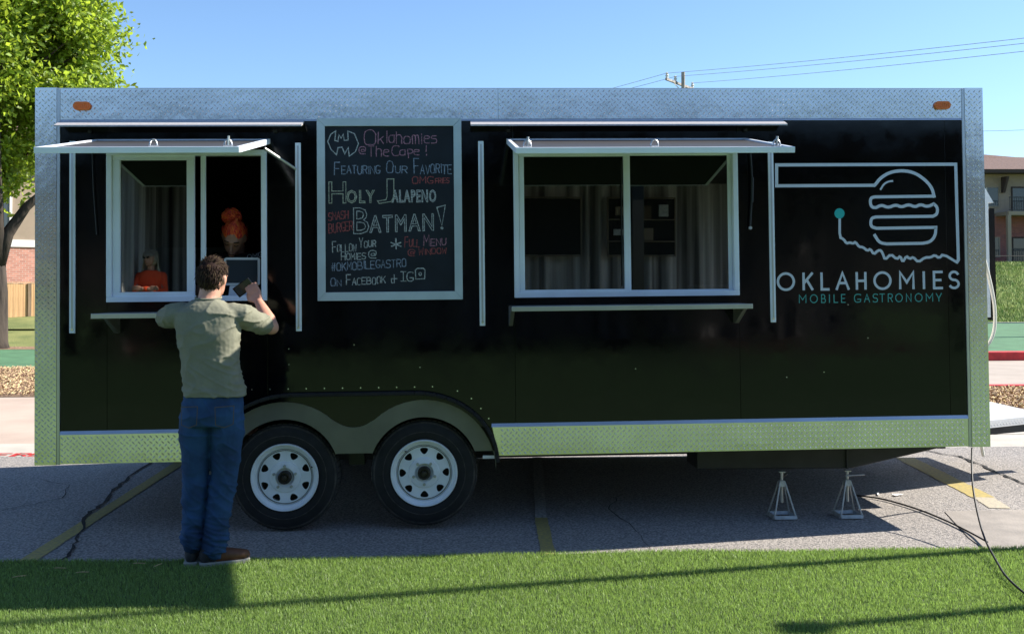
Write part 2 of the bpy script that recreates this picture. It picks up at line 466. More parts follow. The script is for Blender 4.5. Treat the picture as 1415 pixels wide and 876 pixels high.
# lawn and hill beyond as grids that follow the terrain
def terr(name, x0, x1, y0, y1, m_, dx=1.0, dz=.012):
    X = np.arange(x0, x1 + .01, dx); Y = np.arange(y0, y1 + .01, dx); n = len(X)
    V = np.array([(x, y, hz(x, y) + dz + .08 * noise.noise((x * .4, y * .4, 3)) * min(1, (y - y0) / 4)) for y in Y for x in X])
    Fc = np.array([(j * n + i, j * n + i + 1, (j + 1) * n + i + 1, (j + 1) * n + i) for j in range(len(Y) - 1) for i in range(n - 1)])
    o = npmesh(name, V, Fc, m_, smooth=True); o['kind'] = 'structure'; return o
terr('lawn', -30, 2, 22.3, 40.3, 'lawn')
terr('grass_hill', 8, 62, 31.5, 72, 'hill_grass')
# kerbs
kb = MB().box(2, 34, 14.0, 14.3, -.05, .16); o = kb.build('red_kerb', 'kerb_red', bevel=.015); o['kind'] = 'structure'
kb = MB().box(2, 34, 8.45, 8.62, -.05, .05); o = kb.build('red_kerb', 'kerb_red', bevel=.012); o['kind'] = 'structure'
sheet('painted_line', rect(-25, -4.28, 3.15, 3.32), -.003, 'kerb_red')
mb = MB(); stroke_text(mb, 'FIRE LANE', -4.22, -3.2, 0, .17, .028, 0)
mb.v = [(x, 3.15 + z, -.0025) for x, y, z in mb.v]
o = mb.build('fire_lane_lettering', 'kerb_red', fix=False); tag(o, None, None, None, 'structure')
kb = MB().plate([[(-5.9, .02), (-5.2, .30), (-4.4, .30), (-4.4, .02)]], 8.6, 8.9)
tag(kb.build('kerb_end', 'kerb_red', bevel=.02), 'red painted sloping kerb end beside the mulch bed, left of the trailer', 'kerb')
sheet('court_edging', rect(8, 60, 31.4, 31.6), .06, 'pale_concrete', dz=.1)
# parking lines
def gline(name, a, b, w0, z, m_):
    a, b = Vector(a), Vector(b); t = (b - a).normalized(); n = Vector((-t.y, t.x)) * w0 / 2; N = 24; pts = []
    for s in (1, -1):
        seq = range(N + 1) if s == 1 else range(N, -1, -1)
        for i in seq:
            p = a + (b - a) * i / N + n * s * (1 + random.uniform(-.07, .07)); pts.append((p.x, p.y))
    return sheet(name, pts, z, m_)
gline('parking_line', (-2.44, -.75), (-2.41, 2.9), .10, 0, 'paint_yellow')
gline('parking_line', (.56, -.7), (.60, .35), .085, 0, 'paint_yellow')
gline('parking_line', (.60, .35), (.785, 2.95), .08, 0, 'paint_pale')
gline('parking_line', (4.1, 2.55), (3.93, .82), .17, 0, 'paint_yellow')
gline('parking_line', (3.93, .82), (3.86, .45), .15, 0, 'paint_worn')
sheet('concrete_patch', [(3.42, .37), (4.6, .40), (4.6, -1.0), (3.12, -1.0), (3.22, -.37)], .001, 'patch_concrete')
def crack(pts, w_, z=.003):
    P = []
    for a, b in zip(pts, pts[1:]):
        for i in range(5):
            t = i / 5; P.append((a[0] + (b[0] - a[0]) * t + random.uniform(-.018, .018), a[1] + (b[1] - a[1]) * t + random.uniform(-.018, .018)))
    mb = MB(); ribbon(mb, P, w_, 0, .6); mb.v = [(x, zz, z) for x, y, zz in mb.v]
    o = mb.build('asphalt_crack', 'crack', fix=False); o['kind'] = 'structure'
crack([(-2.24, -.8), (-2.25, -.5), (-2.32, -.14), (-2.38, .2), (-2.5, .59), (-2.52, .87), (-2.6, 1.53), (-2.65, 2.05), (-2.69, 3.0)], .022)
crack([(4.43, 3.0), (4.62, 2.6), (4.6, 2.08), (4.54, 1.68), (4.52, 1.3), (4.7, .9)], .025)
crack([(-3.3, 1.9), (-3.0, 1.7), (-2.9, 1.2), (-3.2, .7)], .006)
crack([(1.15, -.9), (1.2, -.2), (1.1, .6), (1.3, 1.2)], .006)

# ------------------------------------------------------------------ turf in front
TZ = .035
def edge_y(x): return -.665 + .02 * math.sin(x * 1.7) + .012 * math.sin(x * 5.1 + 1)
pts = [(-14, -2.6), (14, -2.6)] + [(x, edge_y(x)) for x in np.linspace(14, -14, 120)]
sheet('turf_mat', pts, .012, 'turf_under', dz=.012)
sheet('turf_lawn', rect(-26, 26, -13, -2.6), .013, 'turf_base')
def blades(n, x0, x1, y0, y1, z, h, w_, m_, name, edgef=None, hf=None):
    x = rng.uniform(x0, x1, n); y = rng.uniform(y0, y1, n)
    if edgef is not None:
        e = edgef(x); k = y < e + rng.normal(0, .004, n); x, y = x[k], y[k]; n = len(x)
    zz = np.full(n, z) if hf is None else hf(x, y)
    a = rng.uniform(0, 2 * np.pi, n); hh = h * rng.uniform(.55, 1.15, n); ww = w_ * rng.uniform(.7, 1.3, n)
    la = rng.uniform(0, 2 * np.pi, n); ll = hh * rng.uniform(.1, .75, n)
    dx, dy = np.cos(a) * ww / 2, np.sin(a) * ww / 2
    lx, ly = np.cos(la) * ll, np.sin(la) * ll
    V = np.empty((n, 5, 3))
    V[:, 0] = np.stack([x - dx, y - dy, zz], 1); V[:, 1] = np.stack([x + dx, y + dy, zz], 1)
    V[:, 2] = np.stack([x + dx * .8 + lx * .4, y + dy * .8 + ly * .4, zz + hh * .6], 1)
    V[:, 3] = np.stack([x - dx * .8 + lx * .4, y - dy * .8 + ly * .4, zz + hh * .6], 1)
    V[:, 4] = np.stack([x + lx, y + ly, zz + hh * .97], 1)
    b = (np.arange(n) * 5)[:, None]
    F3 = np.concatenate([b + [0, 1, 2], b + [0, 2, 3], b + [3, 2, 4]], 1).reshape(-1, 3)
    o = npmesh(name, V.reshape(-1, 3), F3, m_)
    return o
o = blades(470000, -4.2, 5.2, -2.62, -.62, .012, .024, .0027, 'turf_blade', 'turf', edgef=np.vectorize(edge_y))
tag(o, 'bright green artificial turf blades in front of the trailer', 'grass', kind='stuff')
# dry straws lying on the turf
for i, (x, y) in enumerate([(-2.15, -.95), (-2.0, -1.05), (-1.62, -.95), (-1.75, -.88), (-2.3, -1.12)]):
    a = random.uniform(-.7, .7); mb = MB()
    mb.tube([(0, 0, 0), (.03 * math.cos(a), .03 * math.sin(a), .006), (.065 * math.cos(a + .5), .06 * math.sin(a + .5), 0)], .0022, 5)
    o = mb.build('straw', 'chip'); o.location = (x, y, .055)
    tag(o, ('straight pale straw on the shaded turf, nearest the left parking line', 'curled pale straw in the middle of the shaded turf', 'long pale straw on the turf closest to the man', 'short straw on the turf behind the long straw', 'faint straw nearest the left edge of the turf')[i], 'straw', 'dry straws on the turf')
# wood chips in the beds
def chips(name, label, n, x0, x1, y0, y1, z):
    n = int(n * 1.8); x = rng.uniform(x0, x1, n); y = rng.uniform(y0, y1, n); a = rng.uniform(0, np.pi, n); l = rng.uniform(.02, .055, n); w_ = rng.uniform(.008, .02, n)
    t = rng.uniform(-.03, .03, (n, 2)); dx, dy = np.cos(a) * l / 2, np.sin(a) * l / 2; ex, ey = -np.sin(a) * w_ / 2, np.cos(a) * w_ / 2; zz = z + .01 + rng.uniform(0, .03, n)
    V = np.stack([np.stack([x - dx - ex, y - dy - ey, zz], 1), np.stack([x + dx - ex, y + dy - ey, zz + t[:, 0]], 1), np.stack([x + dx + ex, y + dy + ey, zz + t[:, 0] + t[:, 1] * .4], 1), np.stack([x - dx + ex, y - dy + ey, zz + .012], 1)], 1)
    o = npmesh(name, V.reshape(-1, 3), np.arange(n * 4).reshape(-1, 4), 'chip'); tag(o, label, 'mulch', kind='stuff')
chips('wood_chips', 'tan wood chip mulch in the bed right of the trailer', 16000, 4.5, 13, 6.0, 8.4, 0)
chips('wood_chips', 'brown wood chip mulch in the bed left of the trailer', 16000, -12, -3.5, 8.4, 13.2, 0)
o = blades(90000, 14, 40, 32, 52, 0, .16, .02, 'hill_blade', 'hill_grass_blades', hf=np.vectorize(hz)); tag(o, 'long sunlit grass on the slope below the apartments', 'grass', kind='stuff')

# ------------------------------------------------------------------ the trailer
TRL = -.0095
trailer = thing('food_trailer', 'long black food trailer with bright tread plate trim, twin axles and two serving windows', 'food trailer', (0, 0, 0), (0, TRL, 0))
XL, XR, ZB, ZT, DEP = -2.619, 3.560, .472, 2.855, 2.8
def part(mb, name, m_, **k): return mb.build(name, m_, trailer, **k)

# body: roof, floor, far wall, ends
part(MB().box(XL + .01, XR - .01, .02, DEP, ZT - .03, ZT - .004), 'roof', 'alu')
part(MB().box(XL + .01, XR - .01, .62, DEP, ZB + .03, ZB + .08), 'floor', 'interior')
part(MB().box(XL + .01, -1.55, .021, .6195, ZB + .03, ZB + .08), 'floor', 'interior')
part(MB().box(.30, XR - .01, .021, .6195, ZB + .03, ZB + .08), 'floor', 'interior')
part(MB().box(XL + .01, XR - .01, DEP - .02, DEP, -.003, ZB + .029), 'rear_light_block', 'dark_metal')  # added panel, keeps light and the lit ground beyond from showing underneath
part(MB().box(3.50, 3.557, .62, DEP - .021, .36, ZB + .029), 'end_light_block', 'dark_metal')  # added beam, blocks sun slipping in above the tongue platform
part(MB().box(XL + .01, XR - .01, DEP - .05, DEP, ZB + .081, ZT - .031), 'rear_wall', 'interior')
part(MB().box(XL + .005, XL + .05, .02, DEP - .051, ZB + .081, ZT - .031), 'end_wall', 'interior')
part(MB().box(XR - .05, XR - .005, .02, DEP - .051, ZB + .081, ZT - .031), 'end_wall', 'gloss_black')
# front cladding, panel by panel, openings left for the windows and the wheel arches
LW = (-2.175, -1.170, 1.490, 2.455); RW = (.415, 1.892, 1.490, 2.455)
ZP0, ZP1 = .664, 2.650; G = .0012
fx0, fx1, ftop = -1.56, .300, .888
def arch(off=0):
    # fender outline from left foot to right foot
    xs = []
    cxl, cxr = -1.02, -.235; rx, rz = .53, .45
    for i in range(13):
        a = math.pi - i / 12 * math.pi / 2
        xs.append((cxl + (rx + off) * math.cos(a), .438 + (rz + off) * math.sin(a)))
    for i in range(13):
        a = math.pi / 2 - i / 12 * math.pi / 2
        xs.append((cxr + (rx + off) * math.cos(a), .438 + (rz + off) * math.sin(a)))
    return xs
A = arch()
left_cut = [p for p in A if p[1] >= ZP0]
def pan(loops): part(MB().plate(loops, 0, .03), 'wall_panel', 'gloss_black', bevel=.0008)
def R4(x0, x1, z0, z1): return [(x0 + G, z0), (x1 - G, z0), (x1 - G, z1), (x0 + G, z1)]
pan([R4(-2.464, LW[0], ZP0, ZP1)])
pan([R4(LW[0], LW[1], LW[3], ZP1)])
# panels around the arches: split at x = -1.17
la = [p for p in left_cut if p[0] < LW[1] - .002]; ra = [p for p in left_cut if p[0] > LW[1] + .002]
ztop_at = .888
pan([[(LW[0] + G, ZP0), (la[0][0], ZP0)] + la + [(LW[1] - G, .874), (LW[1] - G, LW[2]), (LW[0] + G, LW[2])]])
pan([[(LW[1] + G, .876)] + ra + [(ra[-1][0], ZP0), (RW[0] - G, ZP0), (RW[0] - G, ZP1), (LW[1] + G, ZP1)]])
pan([R4(RW[0], RW[1], ZP0, RW[2])]); pan([R4(RW[0], RW[1], RW[3], ZP1)])
pan([R4(RW[1], 3.30, ZP0, ZP1)]); pan([R4(3.30, 3.414, ZP0, ZP1)])
# corner posts and rails of tread plate
def plate_part(name, x0, x1, z0, z1, y0=-.006, y1=.02, mt='plate', lip=None):
    mb = MB().box(x0, x1, y0, y1, z0, z1); treads(mb, (x0, y0, z0), (1, 0, 0), (0, 0, 1), x1 - x0, z1 - z0, (0, -1, 0))
    return part(mb, name, mt, fix=False)
for x0, x1, s in ((XL, -2.486, -1), (3.436, XR, 1)):
    o = plate_part('corner_post', x0, x1, ZB, ZT, -.012, .02)
    mb = MB()
    if s < 0: mb.box(XL, XL + .004, .0205, .6, ZB, ZT); treads(mb, (XL, .6, ZB), (0, -1, 0), (0, 0, 1), .58, ZT - ZB, (-1, 0, 0))
    else: mb.box(XR - .004, XR, .0205, .6, ZB, ZT); treads(mb, (XR, .02, ZB), (0, 1, 0), (0, 0, 1), .58, ZT - ZB, (1, 0, 0))
    part(mb, 'corner_return', 'plate', fix=False)
part(MB().box(-2.4855, -2.4655, -.009, .02, ZB, ZT - .003), 'post_flange', 'alu', bevel=.002)
part(MB().box(3.4155, 3.4355, -.009, .02, ZB, ZT - .003), 'post_flange', 'alu', bevel=.002)
plate_part('top_rail', -2.464, .3195, 2.652, ZT - .004)
plate_part('top_rail', .3215, 3.414, 2.653, ZT - .004)
part(MB().hexa([(-2.464, -.012, 2.640), (3.414, -.012, 2.640), (3.414, .0, 2.640), (-2.464, .0, 2.640), (-2.464, -.008, 2.651), (3.414, -.008, 2.651), (3.414, .0, 2.651), (-2.464, .0, 2.651)]), 'rail_lip', 'alu')
part(MB().box(XL + .002, XR - .002, -.004, .6, ZT - .0035, ZT), 'roof_edge', 'alu', bevel=.001)
# bottom skirt in two lengths
sl = [p for p in A if p[0] < -1.3 and p[1] < ZP0 and p[1] > ZB]
mb = MB().plate([[(-2.464, ZB + .004), (sl[0][0] - .004, ZB + .004)] + [(x - .004, z) for x, z in sl] + [(-1.51, .660), (-2.464, .660)]], -.006, .02); treads(mb, (-2.464, -.006, ZB), (1, 0, 0), (0, 0, 1), .90, .185, (0, -1, 0)); part(mb, 'bottom_skirt', 'plate', fix=False)
mb = MB().plate([[(.303, ZB + .004), (3.414, ZB + .004), (3.414, .660), (.262, .660)]], -.006, .02); treads(mb, (.315, -.006, ZB), (1, 0, 0), (0, 0, 1), 3.09, .185, (0, -1, 0)); part(mb, 'bottom_skirt', 'plate', fix=False)
for x0, x1 in ((-2.464, -1.51), (.258, 3.414)):
    part(MB().hexa([(x0, -.016, .660), (x1, -.016, .660), (x1, .0, .660), (x0, .0, .660), (x0, -.003, .682), (x1, -.003, .682), (x1, -.0005, .682), (x0, -.0005, .682)]), 'skirt_cap', 'alu')
# drip ledges
for x0, x1 in ((-2.462, -.930), (.139, 2.195)):
    mb = MB().hexa([(x0, -.125, 2.590), (x1, -.125, 2.590), (x1, -.001, 2.628), (x0, -.001, 2.628), (x0, -.125, 2.600), (x1, -.125, 2.600), (x1, -.001, 2.648), (x0, -.001, 2.648)])
    part(mb, 'drip_ledge', 'ledge')
    for k in (.12, .88):
        x = x0 + (x1 - x0) * k
        part(MB().box(x - .012, x + .012, -.02, 0, 2.565, 2.585), 'wall_clip', 'dark_metal', bevel=.003)
# marker lights
for x in (-2.327, 3.282):
    mb = MB(); pr = []
    for i in range(24):
        a = i * math.pi / 12; pr.append((x + (.028 if math.cos(a) >= 0 else -.028) + .027 * math.cos(a), 2.738 + .027 * math.sin(a)))
    mb.plate([pr], -.022, -.007); base = part(mb, 'marker_light', 'amber', bevel=.006)
    mb = MB()
    for k in range(7): mb.box(x - .042 + k * .0135, x - .036 + k * .0135, -.0245, -.0215, 2.722, 2.754)
    mb.build('lens_rib', 'amber', base)
# fender: trim, silver surround, infill
mb = MB(); O = arch(.012); I = arch(-.012)
for a, b in zip(range(len(O) - 1), range(1, len(O))):
    p = [I[a], I[b], O[b], O[a]]
    mb.add([(q[0], -.05, q[1]) for q in p] + [(q[0], .01, q[1]) for q in p], [(0, 1, 2, 3), (7, 6, 5, 4), (0, 4, 5, 1), (1, 5, 6, 2), (2, 6, 7, 3), (3, 7, 4, 0)])
part(mb, 'fender_trim', 'rubber', bevel=.006)
WX = (-1.071, -.179); WZ = .372
def circ(cx, cz, r_, a0, a1, n=24): return [(cx + r_ * math.cos(a0 + (a1 - a0) * i / n), cz + r_ * math.sin(a0 + (a1 - a0) * i / n)) for i in range(n + 1)]
RO, RI = .463, .352
mid = (WX[0] + WX[1]) / 2
hump1 = circ(WX[0], .378, RO, math.pi, R(48), 20); hump2 = circ(WX[1], .378, RO, R(132), 0, 20)
dip = chaikin([hump1[-1], (mid - .05, .672), (mid + .05, .672), hump2[0]], 2)
zb = .506
top = [(max(x, -1.547), z) for x, z in hump1] + dip[1:-1] + [(min(x, .286), z) for x, z in hump2]
inner = [(.286, zb)] + [(WX[1] + RI * math.cos(R(20)), zb)] + circ(WX[1], .378, RI, R(20), R(160), 24) + [(WX[1] - RI * math.cos(R(20)), zb), (WX[0] + RI * math.cos(R(20)), zb)] + circ(WX[0], .378, RI, R(20), R(160), 24) + [(WX[0] - RI * math.cos(R(20)), zb), (-1.547, zb)]
part(MB().plate([top + inner], .006, .012), 'fender_surround', 'fender_silver')
part(MB().plate([[(x, z) for x, z in arch(-.004)] + [(.29, .66), (.20, .66), (.10, .72), (-.18, .80), (mid + .1, .65), (mid - .1, .65), (-1.07, .80), (-1.35, .72), (-1.50, .66)]], .014, .020), 'fender_infill', 'gloss_black')
part(MB().box(-1.53, .28, .022, .62, .89, .91), 'wheel_well', 'dark_metal')
part(MB().box(-1.53, .28, .60, .62, ZB, .889), 'wheel_well', 'dark_metal')
part(MB().box(.20, .275, .012, .02, .455, .475), 'fender_tab', 'paper')
# frame rails, axles and tank below
part(MB().box(-2.5, 3.3, .64, .70, .42, .50), 'chassis_beam', 'dark_metal')
part(MB().box(-2.5, 3.3, 1.9, 1.98, .36, .50), 'chassis_beam', 'dark_metal')
for x in WX: part(MB().tube([(x, .15, WZ), (x, 2.45, WZ)], .035, 10), 'axle', 'dark_metal')
part(MB().plate([[(1.666, .471), (1.666, .305), (2.735, .290), (3.40, .425), (3.40, .471)]], .30, .62), 'under_tank', 'dark_metal', bevel=.008)
part(MB().box(2.70, 2.712, .285, .299, .292, .47), 'tank_rib', 'dark_metal')
part(MB().box(mid - .05, mid + .05, .2, .35, .40, .50), 'spring_hanger', 'dark_metal')
# far wheels stand out of sight; near wheels
def make_wheel(x):
    # tyre
    prof = [(.212, .215), (.225, .222), (.30, .228), (.332, .215), (.344, .20), (.344, .045), (.334, .024), (.318, .013), (.29, .006), (.255, .004), (.225, .008), (.212, .018)]
    mb = MB().lathe(prof + [prof[0]], 72); tb = MB()
    for k in range(60):     # tread blocks on the shoulder
        a = k / 60 * 2 * math.pi
        for (r0, r1, y0, y1) in ((.330, .3475, .028, .07), (.340, .3478, .082, .12), (.340, .3478, .132, .17)):
            da = .036
            P = []
            for yy in (y0, y1):
                rr0 = r0
                for aa, rr in ((a - da, rr0), (a + da, rr0), (a + da, r1 - (.006 if yy == .028 else 0)), (a - da, r1 - (.006 if yy == .028 else 0))):
                    P.append((rr * math.cos(aa), yy, rr * math.sin(aa)))
            tb.add([P[0], P[1], P[5], P[4], P[3], P[2], P[6], P[7]], [(0, 3, 2, 1), (4, 5, 6, 7), (0, 1, 5, 4), (1, 2, 6, 5), (2, 3, 7, 6), (3, 0, 4, 7)])
    wh = mb.build('wheel', 'rubber', trailer, smooth=True); wh.location = (x, .03, WZ - .02)
    tb.build('tread', 'dusty_rubber', wh)
    MB().lathe([(.262, .0035), (.2635, .0015), (.266, .0015), (.268, .0038)], 72).build('sidewall_ring', 'dusty_rubber', wh, smooth=True)
    MB().lathe([(.318, .0125), (.322, .0125), (.330, .0195), (.327, .0205)], 72).build('shoulder', 'dusty_rubber', wh, smooth=True)
    # sidewall rings
    rim = MB().lathe([(.213, .03), (.2165, .004), (.2125, -.004), (.205, -.002), (.200, .012), (.190, .018), (.184, .020), (.178, .032), (.176, .05), (.176, .1)], 64).build('rim', 'rim_white', wh, smooth=True)
    # spoke disc with eight rounded triangular holes
    N = 96; outer = [(.176 * math.cos(2 * math.pi * i / N), .176 * math.sin(2 * math.pi * i / N)) for i in range(N)]
    holes = []
    for k in range(8):
        a = k * math.pi / 4 + R(22 if x < -.5 else 0)
        c, s_ = math.cos(a), math.sin(a)
        tri = chaikin([(.104, 0), (.160, .038), (.160, -.038)], 2, True)
        holes.append([(p * c - q * s_, p * s_ + q * c) for p, q in tri][::-1])
    ctr = [(.043 * math.cos(2 * math.pi * i / 24), .043 * math.sin(2 * math.pi * i / 24)) for i in range(24)][::-1]
    MB().plate([outer] + holes + [ctr], .030, .036).build('spoke_disc', 'rim_white', wh)
    MB().lathe([(.100, .030), (.095, .020), (.062, .012), (.055, .02), (.043, .034)], 48).build('disc_dish', 'rim_white', wh, smooth=True)
    MB().lathe([(.168, .0305), (.1685, .0255), (.1715, .0255), (.172, .0305)], 64).build('disc_seam', 'hub_dark', wh, smooth=True)
    MB().lathe([(.05, .09), (.042, .03), (.042, -.004), (.036, -.010), (.028, -.010), (.026, .0), (.018, .0), (.016, -.014), (.0, -.016)], 32).build('hub', 'hub_dark', wh, smooth=True)
    MB().lathe([(.17, .1), (.0, .1)], 32).build('brake_drum', 'interior', wh)
    for k in range(5):
        a = k * 2 * math.pi / 5 + R(90 if x < -.5 else 54); cx, cz = .072 * math.cos(a), .072 * math.sin(a)
        MB().tube([(cx, .02, cz), (cx, -.002, cz)], .0095, 6).build('lug_nut', 'galv', wh)
    a = R(20 if x < -.5 else 130)
    MB().tube([(.178 * math.cos(a), .03, .178 * math.sin(a)), (.188 * math.cos(a), -.01, .188 * math.sin(a))], .004, 6).build('valve_stem', 'rubber', wh)
    return wh
w1_ = make_wheel(WX[0]); w2_ = make_wheel(WX[1])
w1_.location.z = .356; w2_.location.z = .366
mb = MB().box(-.268, -.262, .0005, .004, .30, .345); mb.build('tyre_sticker', 'paper', trailer)
# screws above the fender
for i in range(17):
    t = i / 16; P = arch(.035); s = t * (len(P) - 1)
for i, (x, z) in enumerate([(-1.46, .80), (-1.36, .86)] + [(-1.27 + k * .115, .925) for k in range(11)] + [(.04, .895), (.13, .845), (.19, .78), (.24, .715)]):
    MB().tube([(x, -.004, z), (x, .001, z)], .0045, 6).build('screw', 'screw', trailer)
for i, (x, z) in enumerate([(-1.035, 1.08), (-1.035, 1.18), (1.2, 1.02), (2.45, .98), (2.62, 1.42), (2.75, 1.2), (2.2, .95), (-.62, 1.2), (-.2, 1.05)]):
    MB().tube([(x, -.003, z), (x, .001, z)], .0035, 6).build('screw', 'screw', trailer)

# windows ------------------------------------------------------------------
def bars(x0, x1, z0, z1, w_, y0, y1):      # four bars of a frame, butted
    return (MB().box(x0, x1, y0, y1, z1 - w_, z1), MB().box(x0, x1, y0, y1, z0, z0 + w_), MB().box(x0, x0 + w_, y0, y1, z0 + w_, z1 - w_), MB().box(x1 - w_, x1, y0, y1, z0 + w_, z1 - w_))
def frame(name, x0, x1, z0, z1, w_, y0, y1, parent, m_='frame_white', bev=.003):
    mb = MB()
    for b in bars(x0, x1, z0, z1, w_, y0, y1): mb.add(b.v, b.f)
    return mb.build(name, m_, parent, bevel=bev)
o = frame('window', LW[0], LW[1], LW[2], LW[3], .034, -.022, .05, trailer)
frame('sash', -2.140, -1.627, 1.505, 2.440, .048, -.010, .018, o)
MB().box(-2.092, -1.675, .006, .010, 1.553, 2.392).build('pane', 'tinted_glass', o)
MB().box(-1.592, -1.561, .012, .034, 1.524, 2.421).build('sliding_stile', 'frame_white', o, bevel=.003)
MB().box(-2.141, -1.204, .0, .05, 1.505, 1.5245).build('sill_track', 'frame_white', o, bevel=.002)
o = frame('window', RW[0], RW[1], RW[2], RW[3], .034, -.022, .05, trailer)
frame('sash', .450, 1.170, 1.506, 2.440, .034, -.012, .018, o)
frame('sash', 1.158, 1.857, 1.5065, 2.4395, .026, .0185, .036, o)
MB().box(.484, 1.1355, .004, .008, 1.5405, 2.4055).build('pane', 'tinted_glass', o)
MB().box(1.184, 1.8308, .024, .028, 1.533, 2.4125).build('pane', 'tinted_glass', o)
MB().box(1.118, 1.124, -.0145, -.0125, 1.56, 2.38).build('weather_strip', 'dark_metal', o)

# hatches
def hatch(x0, x1, xf0, xf1, zh, zf, depth, rings):
    n = 2
    T = .030
    dv = Vector((0, -depth, zf - zh)); L_ = dv.length; dvn = dv.normalized(); up = Vector((0, -dvn.z, dvn.y)); up = -up if up.z < 0 else up
    org = Vector((0, -.012, zh))
    def P(x, s, t): return tuple(org + Vector((x, 0, 0)) + dvn * s + up * t)
    def slab(a0, a1, s0, s1, t0, t1): return [P(a0, s0, t0), P(a0 if 0 else a0, s1, t0), P(a1, s1, t0), P(a1, s0, t0), P(a0, s0, t1), P(a0, s1, t1), P(a1, s1, t1), P(a1, s0, t1)]
    h = MB().hexa(slab(x0 + .02, x1 - .02, .02, L_ - .02, -.012, -.006)).build('hatch', 'hatch_skin', trailer)
    MB().hexa(slab(x0 + .0225, x1 - .0225, .0225, L_ - .0225, -T + .002, -.0125)).build('hatch_lining', 'hatch_dark', h)
    mb = MB(); bw = .022
    mb.hexa(slab(x0, x1, L_ - .012, L_, -T, .004)); mb.hexa(slab(x0, x1, L_ - bw, L_ - .012, -.0055, .0035))
    mb.hexa(slab(x0, x0 + bw, 0, L_ - bw, -T, .0035)); mb.hexa(slab(x1 - bw, x1, 0, L_ - bw, -T, .0035)); mb.hexa(slab(x0 + bw, x1 - bw, 0, bw, -T, .003))
    mb.build('hatch_edge', 'frame_white', h, bevel=.002)
    MB().hexa(slab(x0, x1, -.012, 0, -.010, .006)).build('hinge', 'dark_metal', h)
    for x, kind in rings:
        mb = MB(); c = Vector(P(x, L_ - .055, .008))
        mb.hexa(slab(x - .022, x + .022, L_ - .085, L_ - .035, .0035, .008))
        ring = []
        for i in range(17):
            a = math.pi * i / 16
            ring.append(c + Vector((.020 * math.cos(a), 0, .034 * math.sin(a))))
        mb.tube(ring, .0045, 6)
        if kind: mb.tube([c + Vector((.0, 0, .0)), c + Vector((.004, -.004, .052))], .007, 6)
        mb.build('latch', 'alu', h)
hatch(-2.243, -1.145, 0, 0, 2.523, 2.345, .99, [(-1.62, 0), (-1.215, 1)])
hatch(.372, 1.950, 0, 0, 2.520, 2.335, .99, [(.44, 1), (1.16, 0), (1.86, 1)])
# shelves
for x0, x1, z, br in ((-2.165, -1.175, 1.427, (-2.105, -1.24)), (.378, 1.888, 1.441, (.388, 1.862))):
    o = part(MB().box(x0, x1, -.325, -.001, z - .006, z), 'service_shelf', 'steel_shelf')
    MB().box(x0, x1, -.330, -.3252, z - .030, z + .001).build('shelf_lip', 'alu', o, bevel=.002)
    for k, xb in enumerate(br):
        MB().hexa([(xb - .012, -.05, z - .13), (xb + .012, -.05, z - .13), (xb + .012, -.001, z - .13), (xb - .012, -.001, z - .13),
                   (xb - .012, -.31, z - .007), (xb + .012, -.31, z - .007), (xb + .012, -.001, z - .007), (xb - .012, -.001, z - .007)]).build('bracket', 'alu', o, bevel=.002)
# hold-open rods on the wall
for x, z0, z1 in ((-2.388, 1.297, 2.515), (-.970, 1.292, 2.500), (.206, 1.312, 2.508), (2.115, 1.310, 2.50)):
    o = part(MB().box(x - .018, x + .018, -.014, -.0005, z0, z1), 'hatch_rod', 'frame_white', bevel=.003)
    MB().box(x - .005, x + .005, -.017, -.0145, z0 + .02, z1 - .02).build('rod_groove', 'alu', o)
    MB().tube([(x, -.018, z0 + .025), (x, -.012, z0 + .025)], .008, 8).build('rod_screw', 'screw', o)
part(MB().tube([(-1.15, -.20, 2.44), (-.985, -.02, 2.33)], .010, 8), 'gas_strut', 'alu')
o = part(MB().tube([(1.975, -.03, 2.43), (1.985, -.03, 2.22), (1.965, -.03, 1.93)], .006, 8), 'gas_strut', 'dark_metal')
MB().tube([(1.985, -.03, 2.26), (1.980, -.03, 2.10)], .0095, 8).build('strut_body', 'dark_metal', o)
MB().tube([(1.965, -.04, 1.93), (1.965, -.02, 1.93)], .011, 8).build('ball_end', 'alu', o)
part(MB().tube([(-2.262, -.02, 2.44), (-2.255, -.02, 2.2), (-2.235, -.02, 1.92)], .003, 6), 'gas_strut', 'dark_metal')
# interior seen through the opening
part(MB().box(-2.55, 3.5, .07, .55, 1.40, 1.43), 'counter', 'steel_shelf')
part(MB().box(1.62, 1.86, .12, .3, 1.431, 1.56), 'counter_box', 'tablet_white')
part(MB().box(.5, 1.5, 2.2, 2.5, 1.5, 2.3), 'kitchen_shelf', 'dark_metal')
part(MB().box(-2.4, -1.75, 1.9, 2.4, .56, 1.9), 'fridge', 'galv')
# logo
mb = MB()
mainp = [(2.575, 1.986), (2.573, 1.864), (2.598, 1.854), (2.618, 1.824), (2.641, 1.831), (2.661, 1.823), (2.68, 1.834), (2.701, 1.801), (2.728, 1.8), (2.758, 1.774), (2.779, 1.787), (2.801, 1.75), (2.829, 1.776), (2.849, 1.777), (2.862, 1.756), (2.876, 1.713), (2.916, 1.752), (2.956, 1.716), (2.98, 1.739), (2.996, 1.696), (3.021, 1.738), (3.044, 1.718), (3.068, 1.731), (3.101, 1.695), (3.146, 1.727), (3.187, 1.727), (3.214, 1.743), (3.244, 1.721), (3.272, 1.749), (3.363, 1.693)]
ribbon(mb, chaikin(mainp, 1), .017, -.0006)
ribbon(mb, [(3.363, 1.693), (3.375, 1.709), (3.372, 2.091), (3.371, 2.346), (2.157, 2.346), (2.155, 2.208), (2.809, 2.208)], .021, -.0008)
rest = [(2.809, 2.208), (2.816, 2.207), (2.856, 2.258), (2.926, 2.297), (3.013, 2.306), (3.091, 2.290), (3.16, 2.243), (3.205, 2.190), (3.219, 2.13)]
